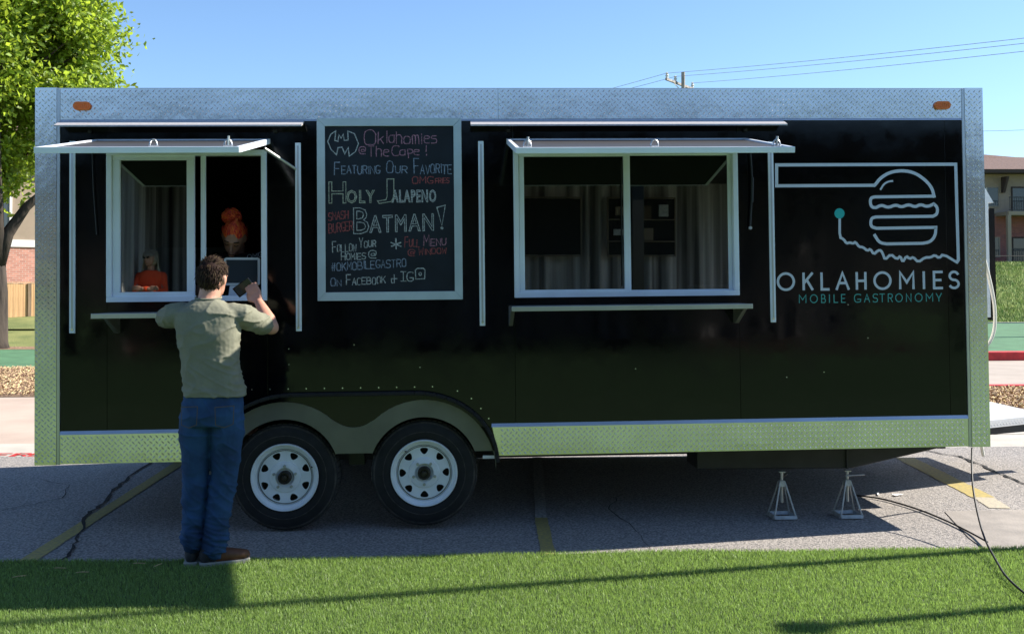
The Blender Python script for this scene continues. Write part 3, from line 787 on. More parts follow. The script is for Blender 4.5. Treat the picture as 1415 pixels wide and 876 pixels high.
ribbon(mb, chaikin(rest, 2), .021, -.0010)
ribbon(mb, [(3.219, 2.134), (2.815, 2.131)] + chaikin([(2.815, 2.131), (2.788, 2.125), (2.783, 2.090), (2.795, 2.062), (2.822, 2.060)], 2)[1:] + chaikin([(2.822, 2.060), (2.861, 2.078), (2.904, 2.058), (2.957, 2.079), (2.995, 2.061), (3.044, 2.081), (3.087, 2.061), (3.126, 2.081), (3.17, 2.062), (3.215, 2.082)], 2)[1:] + chaikin([(3.215, 2.082), (3.240, 2.060), (3.238, 2.015), (3.208, 2.0)], 2)[1:] + [(2.82, 1.998)] + chaikin([(2.82, 1.998), (2.787, 1.99), (2.783, 1.935), (2.823, 1.923)], 2)[1:] + [(3.226, 1.926)] + chaikin([(3.226, 1.926), (3.222, 1.872), (3.187, 1.83), (3.134, 1.821)], 2)[1:] + chaikin([(2.89, 1.819), (2.84, 1.827), (2.809, 1.879)], 2), .020, -.0004)
ribbon(mb, chaikin([(2.856, 2.181), (2.878, 2.217), (2.912, 2.234), (2.938, 2.236)], 2), .012, -.0006)
for c in ((2.809, 1.879, .010), (2.856, 2.181, .006), (2.938, 2.236, .006)):
    pass
logo = mb.build('logo', 'vinyl_white', trailer, fix=False)
mb = MB().plate([circ(2.574, 2.023, .034, 0, 2 * math.pi, 32)[:-1]], -.0022, -.0004); mb.build('logo_dot', 'vinyl_teal', logo)
kx = .000967
for ch, a, b in (('O', 76, 186), ('K', 254, 314), ('L', 379, 428), ('A', 483, 566), ('H', 624, 684), ('O', 748, 859), ('M', 927, 1020), ('I', 1085, 1102), ('E', 1165, 1222), ('S', 1274, 1338)):
    x0, x1 = 2.147 + (a - 70) * kx, 2.147 + (b - 70) * kx
    mb = MB()
    for st in glyph(ch):
        if ch == 'O': st = [(.5 + .5 * math.cos(t / 32 * 2 * math.pi), .5 + .5 * math.sin(t / 32 * 2 * math.pi)) for t in range(33)]
        if ch == 'S': st = [(.5 + .47 * math.cos(R(t)), .75 + .25 * math.sin(R(t))) for t in range(25, 270, 15)] + [(.5 + .5 * math.cos(R(t)), .25 + .25 * math.sin(R(t))) for t in range(90, -160, -15)]
        if ch == 'I': st = [(.5, 0), (.5, 1)]
        ribbon(mb, [(x0 + p * (x1 - x0), 1.523 + q * .107) for p, q in st], .0165, -.0005 - random.uniform(0, .0004))
    mb.build('letter', 'vinyl_white', logo, fix=False)
for ch, a, b in (('M', 222, 268), ('O', 298, 347), ('B', 376, 399), ('I', 428, 434), ('L', 463, 489), ('E', 515, 541), ('G', 605, 648), ('A', 674, 711), ('S', 736, 766), ('T', 782, 816), ('R', 841, 870), ('O', 893, 940), ('N', 968, 1001), ('O', 1030, 1079), ('M', 1108, 1153), ('Y', 1178, 1215)):
    x0, x1 = 2.147 + (a - 70) * kx, 2.147 + (b - 70) * kx
    mb = MB()
    for st in glyph(ch):
        if ch == 'O': st = [(.5 + .5 * math.cos(t / 24 * 2 * math.pi), .5 + .5 * math.sin(t / 24 * 2 * math.pi)) for t in range(25)]
        if ch == 'I': st = [(.5, 0), (.5, 1)]
        ribbon(mb, [(x0 + p * (x1 - x0), 1.436 + q * .052) for p, q in st], .0062, -.0005 - random.uniform(0, .0004))
    mb.build('letter', 'vinyl_teal_dim', logo, fix=False)
# front-end box, tongue platform
o = part(MB().plate([[(3.562, 1.30), (3.905, 1.30), (3.905, 2.13), (3.945, 2.13), (3.865, 2.27), (3.68, 2.52), (3.562, 2.60)]], .60, 1.6), 'tongue_box', 'frame_white', bevel=.004)
mb = MB(); treads(mb, (3.565, .599, 1.30), (1, 0, 0), (0, 0, 1), .33, .80, (0, -1, 0)); mb.build('box_tread', 'plate', o, fix=False)
MB().box(3.908, 3.945, .595, 1.6, 1.28, 2.09).build('box_door', 'phone_black', o)
mb = MB(); D = [(3.565, 1.02), (4.9, 1.62), (4.9, 2.7), (3.565, 2.7)]
mb.v = [(x, y, .395) for x, y in D] + [(x, y, .455) for x, y in D]; mb.f = [(0, 3, 2, 1), (4, 5, 6, 7)] + [(i, (i + 1) % 4, (i + 1) % 4 + 4, i + 4) for i in range(4)]
e = (Vector((4.9, 1.62, 0)) - Vector((3.565, 1.02, 0)))
treads(mb, (3.565, 1.02, .395), e, (0, 0, 1), e.length, .06, (e.y, -e.x, 0))
treads(mb, (3.7, 1.3, .455), (1, .25, 0), (0, 1, 0), 1.15, 1.1, (0, 0, 1))
part(mb, 'tongue_platform', 'deck_alu')
part(MB().hexa([(3.57, 1.3, .30), (5.2, 1.9, .30), (5.2, 2.0, .30), (3.57, 1.4, .30), (3.57, 1.3, .394), (5.2, 1.9, .394), (5.2, 2.0, .394), (3.57, 1.4, .394)]), 'tongue_beam', 'dark_metal')

# menu board -----------------------------------------------------------------
board = thing('menu_board', 'framed chalk menu board with handwriting, hung on the black wall between the windows', 'chalkboard', (0, 0, 0), (0, TRL, 0))
MB().box(-.80, .033, -.022, -.004, 1.538, 2.604).build('slate', 'chalkboard', board)
mb = MB(); x0, x1, z0, z1, bw = -.847, .080, 1.484, 2.656, .052
mb.plate([[(x0, z0), (x1, z0), (x1 - bw, z0 + bw + .002), (x0 + bw, z0 + bw + .002)]], -.034, -.002); mb.plate([[(x0, z1), (x0 + bw, z1 - bw), (x1 - bw, z1 - bw), (x1, z1)]], -.034, -.002)
mb.plate([[(x0, z0 + .001), (x0 + bw - .001, z0 + bw + .002), (x0 + bw - .001, z1 - bw), (x0, z1 - .001)]], -.033, -.002); mb.plate([[(x1, z0 + .001), (x1, z1 - .001), (x1 - bw + .001, z1 - bw), (x1 - bw + .001, z0 + bw + .002)]], -.033, -.002)
mb.build('frame', 'board_frame', board, bevel=.002)
kbx, kbz = .004612 / 3.245, .004701 / 3.245
bx = lambda X: -.794 + (X - 64.9) * kbx
bz = lambda Y: 2.597 - (Y - 87.6) * kbz
def chalk(t, X0, X1, Y, H, m_, small=None, tilt=0., w_=.0056, jit=.055):
    mb = MB(); stroke_text(mb, t, bx(X0), bx(X1), bz(Y), H * kbz, w_, -.0228, small, tilt, jit, .3)
    return mb.build('chalk_writing', m_, board, fix=False)
chalk('O', 240, 292, 166, 66, 'chalk_pink'); chalk('klahomies', 303, 568, 158, 52, 'chalk_pink', tilt=-.01)
chalk('@', 216, 246, 205, 32, 'chalk_pink'); chalk('The', 256, 350, 218, 46, 'chalk_pink', tilt=.02); chalk('C', 364, 396, 214, 44, 'chalk_pink'); chalk('a', 400, 424, 212, 38, 'chalk_pink'); chalk('p', 436, 458, 210, 36, 'chalk_pink'); chalk('e', 464, 488, 210, 38, 'chalk_pink'); chalk('!', 500, 520, 214, 44, 'chalk_pink')
MB().box(bx(437), bx(437) + .006, -.0232, -.0226, bz(226), bz(208)).build('chalk_writing', 'chalk_pink', board)
chalk('FEATURING', 106, 308, 296, 56, 'chalk_blue', .62, .01); chalk('OUR', 340, 430, 292, 52, 'chalk_blue', .6); chalk('FAVORITE', 464, 632, 296, 66, 'chalk_blue', .6, .01)
chalk('OMG', 456, 550, 338, 30, 'chalk_red'); chalk('FRIES', 560, 622, 338, 22, 'chalk_red')
chalk('SMASH', 78, 166, 500, 34, 'chalk_red', None, .12); chalk('BURGER', 78, 186, 558, 40, 'chalk_red', None, .14)
chalk('FOLLOW', 94, 200, 640, 48, 'chalk_white', .66, .03); chalk('YOUR', 214, 288, 622, 42, 'chalk_white', .66, .03)
chalk('HOMIES', 134, 242, 676, 34, 'chalk_white', .8, .04); chalk('@', 256, 290, 670, 34, 'chalk_white')
chalk('#OKMOBILEGASTRO', 90, 424, 724, 34, 'chalk_blue', None, .055)
chalk('ON', 86, 132, 790, 34, 'chalk_blue', .8); chalk('FACEBOOK', 156, 330, 786, 44, 'chalk_white', .68, .03)
chalk('+', 358, 384, 780, 36, 'chalk_white'); chalk('|', 394, 424, 772, 42, 'chalk_white'); chalk('G', 428, 456, 774, 40, 'chalk_white')
chalk('*', 358, 402, 630, 46, 'chalk_white', w_=.008)
chalk('FULL', 420, 486, 622, 46, 'chalk_red', .7, .04); chalk('MENU', 506, 604, 616, 48, 'chalk_pink', .62, .03); chalk('@', 434, 464, 660, 28, 'chalk_red'); chalk('WINDOW', 482, 606, 656, 30, 'chalk_red', .8, .06)
# round emblem with notches, square camera sign
mb = MB(); e1 = [(115, 210), (90, 185), (76, 150), (90, 118), (112, 104), (108, 146), (122, 150), (126, 120), (136, 136), (146, 118), (150, 146), (168, 144), (166, 104), (196, 116), (214, 160), (200, 196), (172, 216), (168, 178), (152, 205), (140, 176), (122, 178), (115, 210)]
ribbon(mb, [(bx(a), bz(b)) for a, b in e1], .0062, -.0228, .25)
mb.build('chalk_writing', 'chalk_white', board, fix=False)
mb = MB(); ribbon(mb, [(bx(a), bz(b)) for a, b in [(468, 764), (466, 724), (476, 716), (502, 716), (510, 724), (508, 762), (468, 764)]], .0062, -.0228, .2)
ribbon(mb, [(bx(488) + .008 * math.cos(t), bz(741) + .010 * math.sin(t)) for t in np.linspace(0, 6.2, 12)], .006, -.0231, .2); mb.build('chalk_writing', 'chalk_white', board, fix=False)
def outline_word(t, X0, X1, Y0, Y1, m_, bold=.085, shear=0.):
    cu = bpy.data.curves.new('lettering', 'FONT'); cu.body = t; cu.size = 1; cu.fill_mode = 'NONE'; cu.offset = bold; cu.resolution_u = 2; cu.space_character = 1.18
    ob = bpy.data.objects.new('tmp', cu); COL.objects.link(ob)
    dg = bpy.context.evaluated_depsgraph_get(); me = bpy.data.meshes.new_from_object(ob.evaluated_get(dg)); bpy.data.objects.remove(ob)
    P = np.array([v.co[:2] for v in me.vertices]); lo, hi = P.min(0), P.max(0)
    nb = {}
    for e_ in me.edges:
        a, b = e_.vertices; nb.setdefault(a, []).append(b); nb.setdefault(b, []).append(a)
    seen = set(); mb = MB()
    def mp(i):
        x = (P[i][0] - lo[0]) / (hi[0] - lo[0]); z = (P[i][1] - lo[1]) / (hi[1] - lo[1])
        xx = bx(X0) + x * (bx(X1) - bx(X0)); return (xx, bz(Y1) + z * (bz(Y0) - bz(Y1)) + (xx - bx(X0)) * shear)
    for s in nb:
        if s in seen: continue
        path = [s]; seen.add(s); cur = s
        while True:
            nx_ = [q for q in nb[cur] if q not in seen]
            if not nx_: break
            cur = nx_[0]; seen.add(cur); path.append(cur)
        pts = [mp(i) for i in path]; ribbon(mb, pts + [pts[0]], .0056, -.0228 - random.uniform(0, .0005), .3)
    return mb.build('chalk_writing', m_, board, fix=False)
outline_word('H', 80, 156, 330, 424, 'chalk_yellow'); outline_word('OLY', 160, 284, 368, 424, 'chalk_yellow'); outline_word('J', 298, 372, 318, 426, 'chalk_yellow'); outline_word('ALAPENO', 364, 562, 368, 422, 'chalk_white')
outline_word('B', 190, 258, 446, 560, 'chalk_white', .085); outline_word('ATMAN', 262, 550, 482, 556, 'chalk_white', .085, .03)
mb = MB(); ribbon(mb, [(bx(a), bz(b)) for a, b in [(566, 446), (604, 436), (588, 528), (566, 446)]], .006, -.0228, .2); mb.plate([circ(bx(588), bz(538), .010, 0, 6.2832, 10)[:-1]], -.0233, -.0225); mb.build('chalk_writing', 'chalk_white', board, fix=False)

# ------------------------------------------------------------------ stabiliser stands
def stand(x, y, label, handle):
    t = thing('stabilizer_stand', label, 'jack stand', (x, y, 0), (0, 0, 0), 'stabilizer stands under the trailer')
    H, b = .238, .074
    cs = [(-b, -b), (b, -b), (b, b), (-b, b)]
    for i, (cx, cy) in enumerate(cs):
        MB().tube([(cx, cy, .012), (cx * .22, cy * .22, H)], .0072, 4).build('leg', 'galv', t, bevel=.002)
    mb = MB()
    for i in range(4):
        a, c = cs[i], cs[(i + 1) % 4]
        n = Vector((c[0] - a[0], c[1] - a[1], 0)).normalized(); p = Vector((n.y, -n.x, 0)) * .012
        A_, C_ = Vector((a[0], a[1], .004)), Vector((c[0], c[1], .004))
        mb.hexa([tuple(A_ + p), tuple(C_ + p), tuple(C_ - p), tuple(A_ - p)] + [tuple(q + Vector((0, 0, .022))) for q in (A_ + p * .4, C_ + p * .4, C_ - p * .4, A_ - p * .4)])
    mb.build('base_frame', 'galv', t)
    MB().hexa([(-.026, -.026, H - .03), (.026, -.026, H - .03), (.026, .026, H - .03), (-.026, .026, H - .03), (-.019, -.019, H + .012), (.019, -.019, H + .012), (.019, .019, H + .012), (-.019, .019, H + .012)]).build('collar', 'galv', t, bevel=.003)
    top_ = .302 + (x - 2.23) * .004
    MB().tube([(0, 0, .10), (0, 0, top_)], .0095, 10).build('screw_post', 'galv', t, smooth=True)
    MB().box(-.022, .022, -.016, .016, top_, top_ + .008).build('saddle', 'galv', t)
    if handle: MB().tube([(-.018, -.012, top_ - .028), (.115, -.012, top_ - .02)], .0055, 8).build('handle', 'galv', t)
    else: MB().tube([(.012, .0, top_ - .03), (.05, .04, top_ - .015)], .004, 6).build('handle', 'hub_dark', t)
    return t
stand(2.235, .26, 'left grey stabilizer stand under the dark tank, without a bar handle', False)
stand(2.69, .26, 'right grey stabilizer stand under the trailer with a bar handle sticking out to the right', True)

# cords and hose
def cord(name, pts, r_, m_, label, cat='cord'):
    tag(MB().tube(chaikin(pts, 3), r_, 8).build(name, m_, smooth='all'), label, cat)
cord('extension_cord', [(3.42, -.03, .50), (3.36, -.14, .41), (3.257, -.36, .27), (3.114, -.75, .105), (3.05, -1.0, .045), (2.87, -1.5, .04), (2.8, -2.2, .04), (3.1, -3.4, .04)], .006, 'cable_black', 'thin black power cord hanging from the trailer corner and running over the turf')
cord('ground_cable', [(3.0, .9, .008), (3.13, .8, .008), (3.2, .62, .008), (3.26, .36, .008), (3.285, .03, .008), (3.28, -.27, .008), (3.22, -.6, .03)], .006, 'cable_black', 'dark cable curving over the asphalt from under the trailer to the turf edge', 'cable')
cord('water_hose', [(3.60, .2, 1.95), (3.64, .2, 1.75), (3.69, .2, 1.55), (3.715, .2, 1.38), (3.70, .2, 1.22), (3.62, .2, 1.12), (3.60, .22, .95), (3.62, .3, .7), (3.72, .45, .5), (3.77, .5, .36)], .012, 'hose_white', 'white hose looping down beside the right end of the trailer', 'hose')
for x, y, s, rz, lb in ((3.33, .93, .045, .4, 'small white paper scrap on the shaded asphalt by the right stand'), (3.2, .98, .05, 1.2, 'thin white straw wrapper lying on the asphalt right of the stands')):
    mb = MB(); mb.v = [(-s, -s * .5, 0), (s, -s * .4, .004), (s * .9, s * .5, .0), (-s * .9, s * .45, .006)]; mb.f = [(0, 1, 2, 3)]
    if 'wrapper' in lb: mb.v = [(a * 1.3, b * .3, c) for a, b, c in mb.v]
    o = mb.build('paper_scrap', 'paper', fix=False); o.location = (x, y, .004); o.rotation_euler.z = rz; tag(o, lb, 'litter')

# ------------------------------------------------------------------ people
def capsule(mb, pts, rad, n=16, ry=None):
    # limb with rounded ends; rad list per point
    P = [Vector(p) for p in pts]; rad = list(rad)
    a = (P[1] - P[0]).normalized(); b = (P[-1] - P[-2]).normalized()
    P2 = [P[0] - a * rad[0] * .95, P[0] - a * rad[0] * .7] + P + [P[-1] + b * rad[-1] * .7, P[-1] + b * rad[-1] * .95]
    r_ = [rad[0] * .25, rad[0] * .7] + rad + [rad[-1] * .7, rad[-1] * .25]
    mb.tube(P2, r_, n)
def rings(mb, rs, n=28, p=2.0):
    # rs: (cx, cy, cz, rx, ry[, ax tilt]) horizontal sections, joined
    k = len(mb.v)
    for c in rs:
        cx, cy, cz, rx, ry = c[:5]
        for j in range(n):
            a = 2 * math.pi * j / n; ca, sa = math.cos(a), math.sin(a)
            q = (abs(ca) ** p + abs(sa) ** p) ** (-1 / p)
            mb.v.append((cx + rx * q * ca, cy + ry * q * sa, cz))
    for i in range(len(rs) - 1):
        for j in range(n):
            a, b = k + i * n + j, k + i * n + (j + 1) % n; mb.f.append((a, b, b + n, a + n))
    mb.f.append(tuple(k + j for j in reversed(range(n)))); mb.f.append(tuple(k + (len(rs) - 1) * n + j for j in range(n)))
def ball(mb, c, r_, n=20, m=12, rot=None):
    k = len(mb.v); c = Vector(c); rx, ry, rz = r_ if isinstance(r_, tuple) else (r_, r_, r_)
    for i in range(1, m):
        t = math.pi * i / m
        for j in range(n):
            a = 2 * math.pi * j / n; v = Vector((rx * math.sin(t) * math.cos(a), ry * math.sin(t) * math.sin(a), rz * math.cos(t)))
            if rot: v = rot @ v
            mb.v.append(tuple(c + v))
    T = Vector((0, 0, rz)); T = rot @ T if rot else T
    mb.v.append(tuple(c + T)); mb.v.append(tuple(c - T)); t_, b_ = len(mb.v) - 2, len(mb.v) - 1
    for i in range(m - 2):
        for j in range(n):
            a, b = k + i * n + j, k + i * n + (j + 1) % n; mb.f.append((a, a + n, b + n, b))
    for j in range(n):
        mb.f.append((t_, k + j, k + (j + 1) % n)); mb.f.append((b_, k + (m - 2) * n + (j + 1) % n, k + (m - 2) * n + j))
def skin_up(mb, name, m_, parent, voxel=.006, sm=4, disp=None):
    o = mb.build(name, m_, None)
    md = o.modifiers.new('r', 'REMESH'); md.mode = 'VOXEL'; md.voxel_size = voxel; md.use_smooth_shade = True
    s2 = o.modifiers.new('s', 'SMOOTH'); s2.factor = .5; s2.iterations = sm
    dg = bpy.context.evaluated_depsgraph_get()
    me = bpy.data.meshes.new_from_object(o.evaluated_get(dg)); bpy.data.objects.remove(o)
    me.name = name
    if disp:
        n = len(me.vertices); co = np.empty(n * 3); no = np.empty(n * 3)
        me.vertices.foreach_get('co', co); me.vertex_normals.foreach_get('vector', no); co = co.reshape(-1, 3); no = no.reshape(-1, 3)
        d = np.array([disp(Vector(p), Vector(q)) for p, q in zip(co, no)])
        me.vertices.foreach_set('co', (co + no * d[:, None]).ravel())
    me.polygons.foreach_set('use_smooth', [True] * len(me.polygons)); me.materials.clear(); me.materials.append(M[m_]); me.update()
    return link(name, me, parent)
def ridge(v): return 1 - abs(noise.noise(v)) * 2

def hand(mb, wrist, palm, fdir, side, curl, s=1.0):
    # palm as a flattened box of spheres, four fingers and a thumb as chains
    W_, P_, D = Vector(wrist), Vector(palm), Vector(fdir).normalized(); S = Vector(side).normalized(); S = (S - D * S.dot(D)).normalized(); N = D.cross(S)
    for k in (-1, -.35, .35, 1):
        capsule(mb, [W_ + S * .012 * k * s, P_ + S * .028 * k * s, P_ + D * .035 * s + S * .030 * k * s], [.016 * s, .0135 * s, .0115 * s], 10)
    for i, L_ in enumerate((.070, .080, .075, .058)):
        k = (-1, -.35, .35, 1)[i]; b = P_ + D * .04 * s + S * .031 * k * s; p = b; d = D.copy(); pts = [p]
        for j in range(3):
            d = (Matrix.Rotation(curl * (.8 + .15 * i) * (1 if j else .7), 3, S) @ d); p = p + d * L_ * s * (.45, .32, .24)[j]; pts.append(p)
        capsule(mb, pts, [.0098 * s, .0092 * s, .0084 * s, .0072 * s], 9)
    t0 = W_ + (P_ - W_) * .35 - S * .022 * s; t1 = t0 - S * .028 * s + D * .028 * s - N * .012 * s * (1 if curl > 0 else -1); t2 = t1 + D * .030 * s - N * .022 * s * (1 if curl > 0 else -1); t3 = t2 + D * .022 * s - N * .012 * s * (1 if curl > 0 else -1) + S * .01 * s
    capsule(mb, [t0, t1, t2, t3], [.014 * s, .012 * s, .0105 * s, .0085 * s], 9)

def head(mb, c, rot, s=1.0):
    c = Vector(c); T = lambda x, y, z: c + rot @ Vector((x * s, y * s, z * s))
    ball(mb, c, (.074 * s, .094 * s, .100 * s), 24, 16, rot)
    ball(mb, T(0, .022, -.045), (.060 * s, .070 * s, .078 * s), 20, 12, rot)        # jaw
    ball(mb, T(0, .072, -.108), (.022 * s, .018 * s, .016 * s), 10, 8, rot)          # chin
    capsule(mb, [T(0, .092, .0), T(0, .106, -.03), T(0, .112, -.042)], [.008 * s, .011 * s, .013 * s], 8)   # nose
    capsule(mb, [T(-.04, .083, .022), T(0, .095, .02), T(.04, .083, .022)], [.010 * s, .008 * s, .010 * s], 8)   # brow
    for sx in (-1, 1):
        capsule(mb, [T(-.0 + sx * .018, .091, -.078), T(0, .098, -.077)], [.006 * s, .007 * s], 8)      # lips
        ball(mb, T(sx * .076, -.006, -.012), (.009 * s, .019 * s, .031 * s), 10, 8, rot @ Matrix.Rotation(sx * .35, 3, 'Z'))
def face_bits(parent, c, rot, s=1.0, shut=False):
    c = Vector(c); T = lambda x, y, z: c + rot @ Vector((x * s, y * s, z * s))
    for sx in (-1, 1):
        if shut:
            MB().tube([T(sx * .018, .0955, -.002), T(sx * .032, .097, -.006), T(sx * .046, .088, -.002)], .0028 * s, 6).build('eyelid', 'hair_dark', parent)
            MB().tube([T(sx * .016, .099, .024), T(sx * .034, .097, .029), T(sx * .050, .086, .024)], .0034 * s, 6).build('eyebrow', 'hair_dark', parent)
            continue
        mb = MB(); ball(mb, T(sx * .031, .086, .003), .0115 * s, 12, 8); mb.build('eye', 'tablet_white', parent, smooth='all')
        mb = MB(); ball(mb, T(sx * .031, .0945, .003), .0055 * s, 10, 8); mb.build('iris', 'lens_dark', parent, smooth='all')
        mb = MB().tube([T(sx * .016, .099, .024), T(sx * .034, .097, .029), T(sx * .050, .086, .024)], .0038 * s, 6); mb.build('eyebrow', 'hair_dark', parent)
    MB().tube([T(-.022, .0985, -.078), T(0, .1045, -.077), T(.022, .0985, -.078)], .0035 * s, 6).build('mouth', 'shoe_brown', parent)

def tufts(c, rot, rad, n, L_, m_, parent, ok, lay, name='hair', wd=.004, cap=True):
    c = Vector(c); mb = MB()
    i = 0
    while i < n:
        v = Vector((random.gauss(0, 1), random.gauss(0, 1), random.gauss(0, 1))).normalized()
        if not ok(v): continue
        i += 1
        p = Vector((v.x * rad[0], v.y * rad[1], v.z * rad[2]))
        t = lay(v); t = (t - v * t.dot(v)); t = t.normalized() if t.length > .01 else v.orthogonal()
        t = (t + Vector((random.gauss(0, .2), random.gauss(0, .2), random.gauss(0, .2)))).normalized()
        l = L_ * random.uniform(.6, 1.3); lift = random.uniform(.0, .5)
        p0 = p * .97; p1 = p + (t * .5 + v * lift * .5) * l; p2 = p1 + (t * .6 + v * (lift - .45) * .5) * l
        sd = v.cross(t).normalized() * wd * random.uniform(.7, 1.6)
        k = len(mb.v)
        for q, w_ in ((p0, 1), (p1, .9), (p2, .15)):
            for e_ in (sd * w_, v * wd * .8 * w_, -sd * w_): mb.v.append(tuple(c + rot @ (q + e_)))
        for a in (0, 3): mb.f += [(k + a, k + a + 1, k + a + 4, k + a + 3), (k + a + 1, k + a + 2, k + a + 5, k + a + 4)]
    return mb.build(name, m_, parent, smooth='all', fix=False)

# the customer ---------------------------------------------------------------
MX, MY = -1.385, -.765
man = thing('person', 'man in olive t-shirt and blue jeans seen from behind, standing at the left window', 'person', (MX, MY, .012))
hrot = Matrix.Rotation(R(-14), 3, 'Z') @ Matrix.Rotation(R(-9), 3, 'X')
HC = (.020, .035, 1.612)
mb = MB()
head(mb, HC, hrot)
capsule(mb, [(.0, -.005, 1.44), (.006, .01, 1.50), (.014, .022, 1.57)], [.070, .060, .058])
rings(mb, [(.03, 0, .84, .16, .10), (.02, 0, 1.0, .15, .10), (.01, 0, 1.15, .15, .10), (0, 0, 1.33, .150, .095), (0, 0, 1.41, .13, .075), (0, .0, 1.46, .07, .055)])
EL, WR = Vector((.325, .205, 1.318)), Vector((.222, .365, 1.462))
capsule(mb, [(.165, 0, 1.395), (.255, .10, 1.355), EL], [.046, .048, .043])
capsule(mb, [EL, EL + (WR - EL) * .3, EL + (WR - EL) * .7, WR], [.042, .046, .036, .027])
hand(mb, WR + (WR - EL).normalized() * .01, (.192, .402, 1.512), (-.42, .12, .62), (.75, -.1, .55), -.75, 1.0)
EL2, WR2 = Vector((-.292, .235, 1.372)), Vector((-.195, .44, 1.41))
capsule(mb, [(-.170, 0, 1.395), (-.24, .11, 1.38), EL2], [.046, .048, .043])
capsule(mb, [EL2, EL2 + (WR2 - EL2) * .3, EL2 + (WR2 - EL2) * .7, WR2], [.042, .045, .036, .027])
hand(mb, WR2, (-.165, .485, 1.425), (.35, .9, .02), (.9, -.35, 0), .35, 1.0)
for cx, kx_, ax, s_ in ((-.058, -.060, -.072, -1), (.112, .095, .050, 1)):
    capsule(mb, [(cx, 0, .80), (kx_, .01, .50), (ax, -.01, .10)], [.080, .056, .040])
body = skin_up(mb, 'body', 'skin', man, .0055, 4)
face_bits(body, HC, hrot)
# hair
ok = lambda v: (v.z > .42 or (v.y < -.10 and v.z > -.74) or (v.y < .25 and v.z > .05 and abs(v.x) > .4)) and not (abs(v.x) > .8 and v.z < .15 and v.y > -.35)
lay = lambda v: Vector((.35 * v.x, -.3 if v.z < .5 else .5, -1.0 if v.z < .5 else 0.1))
mb = MB(); ball(mb, Vector(HC) + hrot @ Vector((0, -.008, .012)), (.078, .098, .104), 32, 24, hrot)
inv = hrot.inverted()
keep = []
for fc in mb.f:
    cc = sum((Vector(mb.v[i]) for i in fc), Vector()) / len(fc) - Vector(HC); cc = inv @ cc; v = Vector((cc.x / .078, cc.y / .098, cc.z / .104)).normalized()
    if ok(v): keep.append(fc)
mb.f = keep; cap_ = mb.build('hair_cap', 'hair_dark', man, smooth='all')
cap_.data.vertices.foreach_get
for v in cap_.data.vertices:
    v.co += v.normal * .004 * noise.noise(v.co * 55)
tufts(Vector(HC) + hrot @ Vector((0, -.006, .010)), hrot, (.076, .096, .103), 3400, .026, 'hair_dark', man, ok, lay, wd=.0024)
# shirt
mb = MB()
rings(mb, [(.046, .0, .945, .176, .128), (.040, .0, .99, .172, .124), (.028, .0, 1.06, .166, .120), (.019, 0, 1.13, .163, .118), (.010, .0, 1.22, .168, .120), (.004, 0, 1.30, .178, .124), (.0, -.002, 1.37, .184, .120), (0, -.004, 1.42, .182, .108), (0, -.004, 1.455, .135, .088), (.002, .0, 1.485, .085, .068)], 36, 2.3)
capsule(mb, [(.125, -.002, 1.415), (.180, .005, 1.40), (.240, .085, 1.365), (.293, .165, 1.335)], [.062, .070, .068, .062], 20)
capsule(mb, [(-.125, -.002, 1.415), (-.182, .005, 1.40), (-.232, .085, 1.385), (-.272, .165, 1.375)], [.062, .070, .068, .062], 20)
capsule(mb, [(-.05, -.012, 1.455), (0, -.016, 1.462), (.05, -.012, 1.455)], [.045, .05, .045])
def shirt_d(p, n):
    # slanting drag folds from the raised right shoulder, hem rolls, fine noise
    q = Vector((p.x * 4.5 + p.z * 5.5, p.y * 4, p.z * 9 - p.x * 4)); a = max(0, ridge(q)) ** 5 * .010
    q2 = Vector((p.x * 4 + 7, p.y * 5, p.z * 17 + p.x * 10)); b = max(0, ridge(q2)) ** 4 * .007 * min(1, max(0, (1.28 - p.z) * 5))
    q3 = Vector((p.x * 7 - p.z * 16, p.y * 7, p.z * 7 + 3)); c = max(0, ridge(q3)) ** 5 * .008 * min(1, max(.15, (abs(p.x) - .09) * 9))
    return .72 * (a + b + c) + noise.noise(p * 9) * .004 - .004 + .0012 * noise.noise(p * 60)
shirt = skin_up(mb, 'tshirt', 'shirt', man, .0055, 5, shirt_d)
MB().tube([(.070 * math.cos(t) + .004, .058 * math.sin(t), 1.497 + .010 * math.sin(t)) for t in np.linspace(0, 2 * math.pi, 28)], .007, 8).build('collar', 'shirt', man, smooth='all')
# jeans
mb = MB()
rings(mb, [(.040, .0, .97, .160, .112), (.034, -.004, .90, .172, .122), (.031, -.008, .84, .175, .126), (.030, -.006, .78, .165, .115)], 32, 2.2)
for pts, rd in (([(-.060, -.004, .84), (-.060, -.002, .74), (-.062, .006, .62), (-.062, .010, .50), (-.066, .0, .36), (-.070, -.012, .22), (-.072, -.014, .125)], [.092, .096, .082, .074, .068, .060, .062]),
                ([(.118, -.004, .84), (.116, -.002, .74), (.108, .008, .62), (.098, .012, .50), (.080, .0, .36), (.062, -.010, .22), (.052, -.014, .105)], [.092, .096, .084, .076, .070, .066, .070])):
    capsule(mb, pts, rd, 22)
def jeans_d(p, n):
    k = min(1, max(0, (.75 - p.z) * 3)); lo = min(1, max(0, (.32 - p.z) * 6))
    q = Vector((p.x * 5, p.y * 5, p.z * 13 + p.x * 12)); a = max(0, ridge(q)) ** 4 * .007 * k
    q2 = Vector((p.x * 4, p.y * 4, p.z * 30 + p.x * 9)); b = max(0, ridge(q2)) ** 3 * .012 * lo
    c = max(0, ridge(Vector((p.x * 9 + p.z * 6, p.y * 5, p.z * 11)))) ** 5 * .006
    return a + b + c + .003 * noise.noise(p * 14) - .003
jeans = skin_up(mb, 'jeans', 'jeans', man, .006, 4, jeans_d)
